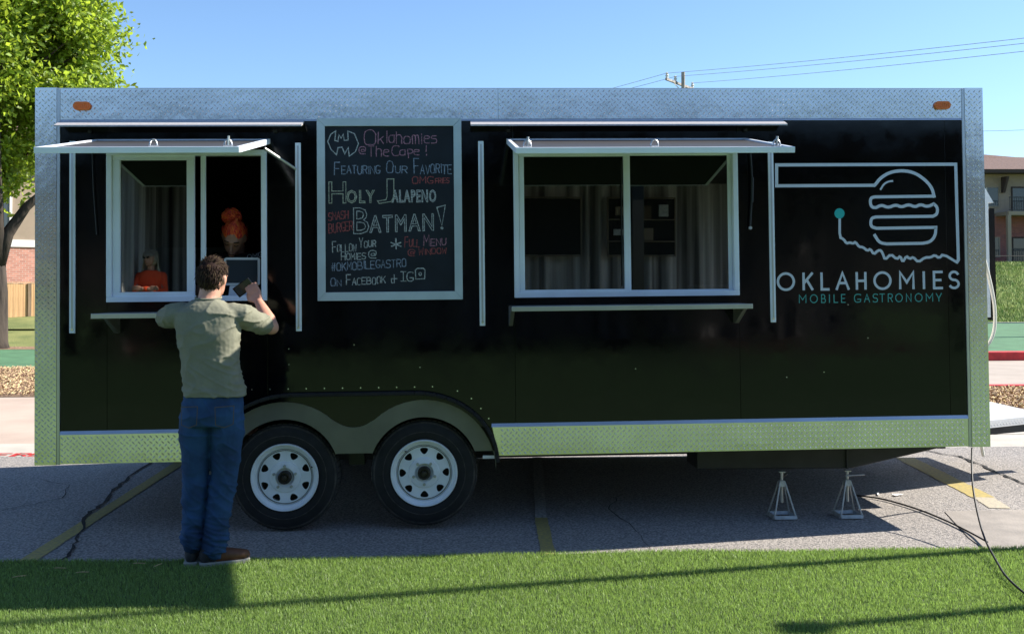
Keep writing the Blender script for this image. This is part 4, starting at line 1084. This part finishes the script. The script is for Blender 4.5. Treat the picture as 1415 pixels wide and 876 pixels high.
for x0, x1 in ((-.115, -.02), (.075, .175)):        # back pockets
    mb = MB(); P = [(x0, .895), (x1, .900), (x1 - .004, .80), ((x0 + x1) / 2, .782), (x0 + .004, .797)]
    ribbon(mb, P + [P[0]], .0035, 0)
    mb.v = [(x, -.130 + .9 * max(0, abs(x - .03) - .05) ** 1.6 - .006, z) for x, y, z in mb.v]
    mb.build('pocket_seam', 'thread', man, fix=False)
# shoes
def shoe(x, y, ang, mat_, toe_mat, lb):
    s_ = MB(); prof = [(-.045, .030), (-.03, .036), (.03, .036), (.09, .040), (.15, .046), (.19, .043), (.225, .030), (.235, .012)]
    N = len(prof)
    def outline(off): return [(d, w_ + off) for d, w_ in prof] + [(d, -(w_ + off)) for d, w_ in reversed(prof)]
    O_ = outline(.003); c, sn = math.cos(ang), math.sin(ang)
    T = lambda d, w_, z: (x + d * c - w_ * sn, y + d * sn + w_ * c, z)
    mb = MB(); k = len(O_); mb.v = [T(d, w_, .0) for d, w_ in O_] + [T(d, w_, .024) for d, w_ in O_]
    mb.f = [tuple(range(k)), tuple(range(2 * k - 1, k - 1, -1))] + [(i, (i + 1) % k, (i + 1) % k + k, i + k) for i in range(k)]
    sole = mb.build('shoe', 'sole', man, bevel=.003); sole['label'] = lb
    mb = MB()
    for (d0, h0, w0) in ((-.012, .085, .034), (.03, .085, .036), (.08, .070, .038), (.13, .056, .041), (.175, .046, .040), (.205, .040, .030)):
        ball(mb, T(d0, 0, .022 + h0 * .42), (w0, w0, h0 * .58), 14, 10)
    capsule(mb, [T(-.005, 0, .05), T(.0, 0, .095)], [.036, .038])
    up = skin_up(mb, 'shoe_upper', mat_, sole, .005, 3)
    if toe_mat:
        mb = MB()
        for (d0, h0, w0) in [(.06 + .0125 * q, .078 - .030 * q / 12, .0385 + .004 * math.sin(q / 12 * 3) - .006 * max(0, q - 10)) for q in range(13)]:
            ball(mb, T(d0, 0, .0225 + h0 * .42), (w0, w0, h0 * .59), 14, 10)
        skin_up(mb, 'toe_leather', toe_mat, sole, .005, 3)
        for i in range(0):
            d = .045 + i * .022; MB().tube([T(d, -.022, .078 - i * .008), T(d + .004, 0, .092 - i * .009), T(d, .022, .078 - i * .008)], .0022, 6).build('lace', 'lace', sole)
        MB().tube([T(.05, 0, .09), T(.07, -.02, .105), T(.085, -.012, .085), T(.05, .0, .09), T(.06, .03, .1)], .0022, 6).build('lace', 'lace', sole)
shoe(-.078, -.005, R(96), 'shoe_dark', None, 'dark shoe pointing at the trailer')
shoe(.015, -.028, R(22), 'shoe_dark', 'shoe_brown', 'brown laced shoe turned out to the right')
# what he holds
card = thing('card_wallet', 'dark card wallet held up in the right hand of the man in the olive t-shirt', 'wallet', (MX + .118, MY + .425, 1.565), (R(12), R(-38), R(8)))
MB().box(-.058, .058, -.005, .005, -.035, .035).build('cover', 'phone_black', card, bevel=.004)
MB().box(-.050, -.020, -.0065, -.0052, -.028, .028).build('card_edge', 'dark_metal', card)

# the worker inside ------------------------------------------------------------
wk = thing('person', 'worker with bright red tied-up hair and black shirt bending down inside the open left window', 'person', (-1.47, .55, .555))
wrot = Matrix.Rotation(R(178), 3, 'Z') @ Matrix.Rotation(R(-40), 3, 'X') @ Matrix.Rotation(R(-10), 3, 'Y')
WC = Vector((.015, -.27, 1.345))
mb = MB(); head(mb, WC, wrot, .98)
capsule(mb, [(0, -.06, 1.20), (.01, -.14, 1.26), (.015, -.21, 1.31)], [.06, .055, .053])
rings(mb, [(0, .06, .80, .15, .10), (0, .02, 1.0, .14, .10), (0, -.04, 1.15, .16, .10), (0, -.06, 1.22, .13, .07)])
for sx in (-1, 1):
    E_ = Vector((sx * .25, -.12, .95)); W_ = Vector((sx * .10, -.33, .93))
    capsule(mb, [(sx * .165, -.05, 1.19), E_], [.05, .04]); capsule(mb, [E_, W_], [.038, .026]); hand(mb, W_, W_ + Vector((-sx * .02, -.05, .0)), (-sx * .3, -1, -.1), (1, 0, 0), .4 * 1, .9)
    capsule(mb, [(sx * .09, .08, .82), (sx * .09, .06, .45), (sx * .09, .08, .06)], [.085, .06, .04])
    capsule(mb, [(sx * .09, .08, .04), (sx * .095, -.10, .03)], [.035, .03])
wb = skin_up(mb, 'body', 'skin', wk, .007, 4)
face_bits(wb, WC, wrot, .98, True)
mb = MB(); rings(mb, [(0, .06, .70, .19, .14), (0, .05, .85, .175, .13), (0, .02, 1.0, .165, .13), (0, -.03, 1.15, .19, .125), (0, -.05, 1.21, .17, .10), (0, -.07, 1.245, .09, .07)], 28, 2.2)
for sx in (-1, 1): capsule(mb, [(sx * .14, -.05, 1.18), (sx * .22, -.09, 1.05)], [.07, .065])
skin_up(mb, 'shirt', 'black_cloth', wk, .008, 4)
mb = MB(); rings(mb, [(0, .07, .88, .16, .12), (0, .07, .74, .18, .125)], 24)
for sx in (-1, 1): capsule(mb, [(sx * .09, .07, .76), (sx * .09, .06, .45), (sx * .09, .08, .1)], [.1, .075, .06])
skin_up(mb, 'trousers', 'black_cloth', wk, .01, 3)
ok2 = lambda v: (v.z > .35 and v.y < .75) or v.y < -.05
lay2 = lambda v: Vector((-v.x, -.6, 1.0))
tufts(WC, wrot, (.076, .094, .102), 2600, .035, 'hair_red', wk, ok2, lay2, wd=.003)
BC = WC + wrot @ Vector((0, -.055, .125)); BC = Vector((WC.x - .02, WC.y + .02, WC.z + .135))
mb = MB()
for i in range(420):
    v = Vector((random.gauss(0, 1), random.gauss(0, 1), random.gauss(0, 1))).normalized(); t = v.orthogonal().normalized(); t = Matrix.Rotation(random.uniform(0, 6.28), 3, v) @ t
    p = BC + Vector((v.x * .052, v.y * .045, v.z * .042)); L_ = random.uniform(.02, .05)
    mb.tube([p - t * L_ * .5, p + v * .010, p + t * L_ * .5 + v * random.uniform(-.004, .02)], [.0035, .004, .0012], 4, cap=False)
mb.build('hair_bun', 'hair_red', wk, smooth='all', fix=False)
mb = MB(); stroke_text(mb, 'OMG', .088, .19, 1.195, .032, .0035, 0, tilt=.22)
mb.v = [(x, -.335 - .0 * x, z) for x, y, z in mb.v]
mb2 = MB(); mb2.v = [(x, y + .17, z) for x, y, z in mb.v]; mb2.f = mb.f
# printed on the apron bib that lies over the chest
bib = MB().box(-.13, .205, -.185, -.165, .88, 1.235).build('apron_bib', 'black_cloth', wk, bevel=.006)
mb2.v = [(x, -.188, z) for x, y, z in mb2.v]; mb2.build('lettering', 'vinyl_white', bib, fix=False)

# tablet till
till = thing('tablet_till', 'white framed tablet till with dark screen standing on the counter in the open left window', 'tablet', (-1.365, .11, 1.431), (0, 0, 0))
mb = MB(); rr = []
for cx, cz, a0 in ((.098, .072, 0), (-.098, .072, 90), (-.098, -.072, 180), (.098, -.072, 270)):
    for i in range(6): a = R(a0 + i * 18); rr.append((cx + .018 * math.cos(a), .235 + cz + .018 * math.sin(a)))
mb.plate([rr], -.012, .004); cs_ = mb.build('casing', 'tablet_white', till, bevel=.002)
MB().box(-.100, .100, -.0145, -.0122, .160, .310).build('screen', 'screen', cs_)
MB().hexa([(-.09, -.045, 0), (.07, -.045, 0), (.07, .06, 0), (-.09, .06, 0), (-.08, -.01, .143), (.06, -.01, .143), (.06, .03, .143), (-.08, .03, .143)]).build('stand', 'tablet_white', till, bevel=.006)
MB().box(-.09, .09, -.075, -.047, .0, .060).build('card_reader', 'tablet_white', till, bevel=.005)

# ------------------------------------------------------------------ background, left
def make_tree(name, label, base, crown_c, crown_r, trunk_r, forks, ncl, nleaf, lsize, seed, lm='leaf'):
    rg = np.random.default_rng(seed); random.seed(seed)
    t = thing(name, label, 'tree', base); B = Vector(base); C_ = Vector(crown_c) - B
    cl = []
    while len(cl) < ncl:
        v = Vector(rg.normal(size=3)).normalized(); rad = rg.uniform(.35, 1.0) ** .6
        lump = 1 + .16 * noise.noise(v * 2.3 + Vector((seed, 0, 0)))
        cl.append(C_ + Vector((v.x * crown_r[0], v.y * crown_r[1], v.z * crown_r[2])) * rad * lump)
    mb = MB(); F0 = Vector(forks[0]) - B
    mb.tube([(0, 0, -.2), (0, 0, .15), F0 * .55, F0], [trunk_r * 1.5, trunk_r * 1.15, trunk_r * .98, trunk_r * .6], 14)
    ends = []
    for e_ in forks[1:]:
        e1 = Vector(e_) - B; mid_ = F0.lerp(e1, .5) + Vector((random.uniform(-.2, .2), random.uniform(-.2, .2), .1))
        mb.tube([F0 * .82, F0.lerp(mid_, .35), mid_, e1], [trunk_r * .75, trunk_r * .55, trunk_r * .40, trunk_r * .2], 9); ends += [mid_, e1]
    mb.build('trunk', 'bark', t, smooth='all')
    mb = MB()
    for c in cl:
        if rg.random() < .6:
            s = min(ends, key=lambda q: (q - c).length); m_ = s.lerp(c, .5) + Vector(rg.normal(size=3)) * .15
            mb.tube([s, m_, c], [.05, .03, .012], 5, cap=False)
    mb.build('branch', 'bark', t)
    cc = np.array([tuple(c) for c in cl]); n = ncl * nleaf
    idx = np.repeat(np.arange(ncl), nleaf); p = cc[idx] + rg.normal(size=(n, 3)) * np.array([.33, .33, .24]) * rg.uniform(.6, 1.25, (ncl, 1))[idx]
    nrm = rg.normal(size=(n, 3)) + np.array([0, 0, .5]); nrm /= np.linalg.norm(nrm, axis=1)[:, None]
    a = np.cross(nrm, rg.normal(size=(n, 3))); a /= np.linalg.norm(a, axis=1)[:, None]; b = np.cross(nrm, a)
    s = (lsize * rg.uniform(.6, 1.3, n))[:, None]
    V = np.stack([p - a * s, p + b * s * .5 + nrm * s * .2, p + a * s, p - b * s * .5 + nrm * s * .2], 1)
    f_ = (np.arange(n) * 4)[:, None] + np.array([[0, 1, 2, 0, 2, 3]])
    npmesh('crown', V.reshape(-1, 3), f_.reshape(-1, 3), lm, t)
    return t
make_tree('shade_tree', 'big leafy yellow-green tree behind the left end of the trailer', (-10.95, 19, .0), (-12.4, 19.2, 8.1), (3.95, 3.8, 4.9), .27,
          [(-10.9, 19, 2.4), (-9.4, 19.1, 4.2), (-12.6, 19.4, 5.0), (-10.6, 18.2, 6.0), (-11.2, 20.3, 6.3), (-11.5, 19, 7.5)], 520, 330, .085, 3)

# board fence, board by board
TH = R(42); fen = thing('board_fence', 'pale wooden board fence behind the left tree', 'fence', (-13 - 7 * math.cos(TH), 25 - 7 * math.sin(TH), .5), (0, 0, TH))
mb0 = MB().box(-.068, .068, -.011, .011, 0, 1.05); b0 = None
for i in range(84):
    if b0 is None: b0 = mb0.build('board', 'wood_fence', fen); o = b0
    else: o = b0.copy(); COL.objects.link(o); o.parent = fen
    o.location = (i * .145, random.uniform(-.004, .004), random.uniform(-.01, .01))
for z in (.2, .85): MB().box(-.1, 12.1, .012, .05, z, z + .09).build('rail', 'wood_fence', fen)
MB().box(-.1, 12.1, -.03, .03, 1.065, 1.09).build('cap_rail', 'wood_fence', fen)
for i in range(6):
    MB().box(i * 2.4 + .25, i * 2.4 + .35, -.05, -.012, -.3, 1.06).build('post', 'wood_post', fen)
# brick house
hs = thing('brick_house', 'salmon brick house with white trim behind the board fence on the left', 'house', (-15.8 - 3 * math.cos(TH), 32 - 3 * math.sin(TH), .5), (0, 0, TH))
MB().box(-9, 12, 0, 9, -.3, 2.36).build('wall', 'brick_salmon', hs)
MB().box(-9.05, 12.05, -.05, 9.05, 2.36, 2.62).build('trim', 'trim_white', hs)
MB().box(-9, 12, 0, 9, 2.62, 5.6).build('upper_wall', 'siding', hs)
for x in (-6, -2.2, 1.6, 4.6, 6.4, 9.0):
    o = frame('window', x, x + 1.3, 2.75, 4.3, .09, -.06, .02, hs, 'trim_white', .0)
    MB().box(x + .09, x + 1.21, -.02, -.01, 2.84, 4.21).build('pane', 'window_dark', o); MB().box(x + .61, x + .69, -.04, -.021, 2.84, 4.21).build('mullion', 'trim_white', o)
MB().hexa([(-9.6, -.6, 5.6), (12.6, -.6, 5.6), (12.6, 9.6, 5.6), (-9.6, 9.6, 5.6), (-6, 4.4, 8.0), (9, 4.4, 8.0), (9, 4.6, 8.0), (-6, 4.6, 8.0)]).build('roof', 'roof_brown', hs)

# ------------------------------------------------------------------ background, right: apartments
ap = thing('apartment_building', 'beige and red brick apartment block with brown hipped roof on the hill at right', 'building', (34, 58, 2.3))
W_ = 26
MB().box(-14, W_, 0, 12, -.6, 3.55).build('brick_wall', 'brick_red', ap)
MB().box(-14.02, W_ + .02, -.03, 12, 3.55, 3.75).build('band', 'trim_tan', ap)
MB().box(-14, W_, 0, 12, 3.75, 6.2).build('siding_wall', 'siding', ap)
MB().hexa([(-14.8, -.9, 6.0), (W_ + .8, -.9, 6.25), (W_ + .8, 12.8, 6.25), (-14.8, 12.8, 6.0), (-14.8, -.9, 6.22), (W_ + .8, -.9, 6.47), (W_ + .8, 12.8, 6.47), (-14.8, 12.8, 6.22)]).build('eave', 'roof_dark', ap)
MB().hexa([(-14.8, -.9, 6.23), (W_ + .8, -.9, 6.48), (W_ + .8, 12.8, 6.48), (-14.8, 12.8, 6.23), (-9, 6, 9.0), (5.0, 5.8, 7.9), (5.0, 6.2, 7.9), (-9, 6.2, 9.0)]).build('roof', 'roof_brown', ap)
MB().hexa([(3.5, -.9, 6.3), (W_ + .8, -.9, 6.48), (W_ + .8, 12.8, 6.48), (3.5, 12.8, 6.4), (7.2, 5.8, 8.3), (20.0, 5.8, 8.3), (20.0, 6.2, 8.3), (7.2, 6.2, 8.3)]).build('roof', 'roof_brown', ap)
for bay in range(-2, 4):
    x = bay * 6.4
    for lvl, z in ((0, .75), (1, 3.95)):
        o = frame('window', x - .95, x + .72, z + .05, z + 1.35, .07, -.05, .02, ap, 'trim_tan', 0)
        MB().box(x - .88, x + .65, -.02, -.01, z + .12, z + 1.28).build('pane', 'window_dark', o); MB().box(x - .13, x - .08, -.04, -.021, z + .12, z + 1.28).build('mullion', 'trim_white', o)
        d = frame('balcony_door', x + 1.5, x + 3.1, z - .35, z + 1.35, .09, -.05, .02, ap, 'roof_dark', 0)
        MB().box(x + 1.59, x + 3.01, -.02, -.01, z - .26, z + 1.26).build('pane', 'window_dark', d)
        sl_ = MB().box(x + .45, x + 4.6, -1.6, -.01, z - .55, z - .32).build('balcony', 'trim_tan', ap)
        mb = MB().box(x + .5, x + 4.55, -1.58, -1.54, z + .52, z + .58).box(x + .5, x + 4.55, -1.58, -1.54, z - .26, z - .22)
        for k in range(28): mb.box(x + .55 + k * .145, x + .575 + k * .145, -1.57, -1.55, z - .22, z + .52)
        mb.build('railing', 'railing', sl_)
    MB().box(x + .40, x + .62, -1.6, -1.38, -.5, 3.4).build('column', 'trim_tan', ap)
    MB().box(x + 4.45, x + 4.65, -1.6, -1.38, -.5, 6.0).build('column', 'trim_tan', ap)
    MB().hexa([(x + .85, -.25, 4.9), (x + 1.0, -.25, 4.9), (x + 1.0, -.01, 4.9), (x + .85, -.01, 4.9), (x + .85, -.75, 5.9), (x + 1.0, -.75, 5.9), (x + 1.0, -.01, 5.9), (x + .85, -.01, 5.9)]).build('corbel', 'roof_dark', ap)
# wire fence along the slope
wf = thing('wire_fence', 'low dark wire fence along the top of the grass slope, below the apartments', 'fence', (20, 50, 0))
mb = MB().tube([(0, 0, hz(20, 50) + .55), (30, 0, hz(50, 50) + .55)], .025, 5); mb.build('top_wire', 'railing', wf)
for i in range(11):
    x = i * 3.0; z = hz(20 + x, 50); MB().tube([(x, 0, z - .1), (x, 0, z + .6)], .03, 5).build('post', 'railing', wf)

# poles and wires
def upole(name, label, x, y, zt, arm=None, group=None):
    t = thing(name, label, 'pole', (x, y, 0), group=group)
    MB().tube([(0, 0, -.5), (0, 0, zt)], .15, 12, r1=.11).build('pole', 'grey_pole', t, smooth=True)
    if arm:
        a, b = [Vector(q) - Vector((x, y, 0)) for q in arm]
        d = (b - a).normalized(); n = Vector((-d.y, d.x, 0)) * .06
        MB().hexa([tuple(q) for q in (a - n, b - n, b + n, a + n, a - n + Vector((0, 0, .13)), b - n + Vector((0, 0, .13)), b + n + Vector((0, 0, .13)), a + n + Vector((0, 0, .13)))]).build('crossarm', 'grey_pole', t)
        for k in (.03, .33, .97):
            p = a.lerp(b, k); o = MB().lathe([(0, 0), (.09, 0), (.07, .1), (.11, .14), (.06, .22), (.09, .3), (0, .36)], 12).build('insulator', 'insulator', t)
            o.rotation_euler = (R(90), 0, 0); o.location = p + Vector((0, 0, .13))
        for s_ in (.28, .62):
            p = a.lerp(b, s_); MB().tube([p, (0, 0, p.z - .55)], .03, 5).build('brace', 'insulator', t)
    return t
upole('utility_pole', 'wooden utility pole with crossarm and insulators showing above the trailer roof', 13.54, 54, 13.9, ((12.3, 52.9, 13.2), (14.6, 56.0, 13.2)))
upole('utility_pole', 'utility pole out of view to the right that carries the near end of the wires', 23.3, 23.5, 10.2)
upole('utility_pole', 'far utility pole standing hidden behind the trailer at the left end of the wires', -1.0, 75, 13.6)
A_ = [Vector((12.35, 53, 13.62)), Vector((13.1, 53.9, 13.62)), Vector((14.5, 55.9, 13.62))]
B_ = [Vector((20.73, 30, 10.50)), Vector((20.73, 30, 10.31)), Vector((20.72, 30, 10.02))]
for i, lb in enumerate(('topmost', 'middle', 'lowest')):
    e_ = A_[i] + (B_[i] - A_[i]) * 1.28
    pts = [A_[i].lerp(e_, t) - Vector((0, 0, .5 * t * (1 - t))) for t in np.linspace(0, 1, 14)]
    tag(MB().tube(pts, .011, 5).build('power_line', 'grey_pole'), lb + ' of the three power lines running right from the utility pole crossarm', 'power line', 'power lines')
for i, lb in enumerate(('upper', 'lower')):
    pts = [A_[i * 1].lerp(Vector((-1.0 + i * .6, 75, 13.55)), t) - Vector((0, 0, .8 * t * (1 - t))) for t in np.linspace(0, 1, 12)]
    tag(MB().tube(pts, .013, 5).build('power_line', 'grey_pole'), lb + ' power line dropping left from the crossarm behind the trailer roof', 'power line', 'power lines')
tag(MB().tube([(13.6, 54, 10.1), (31.5, 51.8, 10.25), (60, 48, 10.9)], .012, 5).build('power_line', 'grey_pole'), 'thin low wire crossing the sky above the apartment roof at right', 'power line', 'power lines')
for x, y, h, lb in ((6.5, -.115, 7.2, 'tall thin light pole just right of the view, nearer the trailer'), (6.5, -1.10, 3.80, 'shorter thin post just right of the view, over the turf')):
    t = thing('light_pole', lb, 'pole', (x, y, 0)); MB().tube([(0, 0, 0), (0, 0, h)], .048, 12, r1=.04).build('pole', 'galv', t, smooth=True)
    MB().tube([(0, 0, 0), (0, 0, .05)], .10, 12).build('base', 'galv', t); MB().box(-.09, .09, -.09, .09, h, h + .08).build('cap', 'galv', t, bevel=.02)

# ------------------------------------------------------------------ covered patio behind the camera (seen as a reflection)
pt = thing('patio', 'covered patio with pale curtains behind the photographer, seen mirrored in the trailer windows', 'patio', (0, -9.4, 0))
MB().box(-5.4, 7.4, -2.2, 1.7, 0, .58).build('deck', 'patio_wood', pt)
MB().box(-5.4, 7.4, -2.2, 1.8, 3.30, 3.75).build('roof', 'patio_dark', pt)
for x in (-5.2, -1.6, 2.6, 7.2): MB().box(x - .08, x + .08, 1.5, 1.66, .581, 3.299).build('post', 'patio_dark', pt)
def curtain(x0, x1, y0, y1, name='curtain'):
    n = 420; mb = MB(); L_ = math.hypot(x1 - x0, y1 - y0); tx, ty = (x1 - x0) / L_, (y1 - y0) / L_
    for i in range(n + 1):
        s_ = L_ * i / n; d = .06 * math.sin(s_ * 15 + 2.6 * math.sin(s_ * 1.7) + 1.3 * math.sin(s_ * 4.3)) + .025 * math.sin(s_ * 39 + 2 * math.sin(s_ * 3.1))
        for z in (.60, 3.29): mb.v.append((x0 + tx * s_ - ty * d, y0 + ty * s_ + tx * d, z))
    for i in range(n): mb.f.append((2 * i, 2 * i + 2, 2 * i + 3, 2 * i + 1))
    mb.build(name, 'curtain', pt, smooth='all', fix=False)
curtain(-5.0, 7.0, -1.7, -1.7); curtain(-5.0, -4.5, -1.7, 1.4)
for x0, x1 in ((1.0, 2.18), (2.62, 3.80)):
    o = frame('screen_frame', x0, x1, 2.02, 3.03, .018, -1.52, -1.44, pt, 'trim_tan', 0); MB().box(x0 + .018, x1 - .018, -1.51, -1.46, 2.05, 3.0).build('dark_panel', 'patio_dark', o)
for bx_, bz_, bw_, bh_, bm_ in ((2.75, 2.72, .30, .14, 'trim_tan'), (3.15, 2.66, .22, .22, 'patio_wood'), (2.72, 2.38, .35, .10, 'galv'), (3.2, 2.30, .2, .2, 'trim_tan'), (3.5, 2.7, .16, .2, 'galv')):
    MB().box(bx_, bx_ + bw_, -1.455, -1.38, bz_, bz_ + bh_).build('shelf_box', bm_, pt)
MB().box(2.64, 3.78, -1.4595, -1.40, 2.27, 2.285).build('shelf', 'trim_tan', pt); MB().box(2.64, 3.78, -1.4595, -1.40, 2.64, 2.655).build('shelf', 'trim_tan', pt)
# seated woman
wo = thing('person', 'blonde woman in red top and sunglasses, mirrored in the left window', 'person', (-4.25, -8.25, .66))
mb = MB(); wr2 = Matrix.Rotation(R(25), 3, 'Z'); WH = (0, .02, 1.28); head(mb, WH, wr2, .98)
capsule(mb, [(0, -.02, 1.08), (0, 0, 1.18)], [.055, .05]); rings(mb, [(0, -.05, .55, .15, .12), (0, -.04, .8, .13, .10), (0, -.03, 1.0, .16, .10), (0, -.02, 1.08, .12, .07)])
for sx in (-1, 1):
    capsule(mb, [(sx * .16, -.03, 1.03), (sx * .22, .06, .80)], [.048, .04]); capsule(mb, [(sx * .22, .06, .80), (-sx * .04, .24, .84)], [.038, .028]); hand(mb, (-sx * .04, .24, .84), (-sx * .09, .25, .85), (-sx, .1, 0), (0, 0, 1), .3, .9)
    capsule(mb, [(sx * .10, 0, .55), (sx * .12, .42, .56), (sx * .12, .44, .06)], [.09, .065, .04]); capsule(mb, [(sx * .12, .44, .04), (sx * .12, .62, .03)], [.035, .03])
skin_up(mb, 'body', 'skin', wo, .009, 4)
mb = MB(); rings(mb, [(0, -.05, .52, .19, .15), (0, -.04, .8, .16, .13), (0, -.03, 1.0, .19, .125), (0, -.02, 1.07, .15, .09), (0, -.01, 1.10, .09, .07)], 24)
for sx in (-1, 1): capsule(mb, [(sx * .16, -.03, 1.02), (sx * .22, .06, .80), (-sx * .0, .225, .835)], [.06, .055, .045])
skin_up(mb, 'top', 'red_cloth', wo, .01, 4)
mb = MB()
for sx in (-1, 1): capsule(mb, [(sx * .10, 0, .55), (sx * .12, .42, .56), (sx * .12, .44, .12)], [.10, .08, .06])
skin_up(mb, 'trousers', 'black_cloth', wo, .012, 3)
tufts(WH, wr2, (.078, .097, .104), 1500, .05, 'hair_blond', wo, lambda v: v.z > .45 or v.y < .1, lambda v: Vector((0, -.2, -1)), wd=.005)
mb = MB()
for i in range(260):
    a = random.uniform(math.pi * .95, math.pi * 2.05); x, y = .085 * math.cos(a), .075 * math.sin(a); mb.tube([(x, y, 1.33), (x * 1.25, y * 1.2, 1.16), (x * 1.35 + random.gauss(0, .015), y + random.gauss(0, .015), random.uniform(.98, 1.1))], [.006, .007, .002], 4, cap=False)
mb.build('long_hair', 'hair_blond', wo, smooth='all', fix=False)
for sx in (-1, 1):
    mb = MB(); ball(mb, Vector(WH) + wr2 @ Vector((sx * .032, .094, .004)), (.027, .010, .022), 12, 8, wr2); mb.build('sunglasses', 'lens_dark', wo, smooth='all')
st = thing('bench', 'dark wooden bench on the patio, under the woman in red', 'bench', (-4.25, -8.3, .58))
MB().box(-.8, .8, -.25, .25, .40, .46).build('seat', 'patio_wood', st); MB().box(-.75, -.65, -.22, .22, 0, .399).build('leg', 'patio_wood', st); MB().box(.65, .75, -.22, .22, 0, .399).build('leg', 'patio_wood', st)

reflection_hall = thing('reflection_hall', 'long low grey-brown building behind the photographer, added for its reflection', 'building', (0, -15, 0))  # unseen building, added to give panels and trim a neutral reflection
MB().box(-26, 26, -6, 0, 0, 3.9).build('wall', 'reflection_wall', reflection_hall)
MB().box(-26.4, 26.4, -6.4, .4, 3.901, 4.15).build('roof', 'roof_dark', reflection_hall)

for nm, (x0, x1, y0, y1, zt) in (('reflection_bank', (-5.6, 7.6, -7.15, -7.68, .60)), ('reflection_bank', (-26, 26, -12.4, -14.9, 1.1))):  # unseen slopes, added so the lower black panels reflect green
    mb = MB(); mb.v = [(x0, y0, .013), (x1, y0, .013), (x1, y1, zt), (x0, y1, zt), (x0, y1, .013), (x1, y1, .013)]; mb.f = [(0, 1, 2, 3), (3, 2, 5, 4), (0, 3, 4), (1, 5, 2)]
    o = mb.build(nm, 'turf_base'); o['kind'] = 'structure'
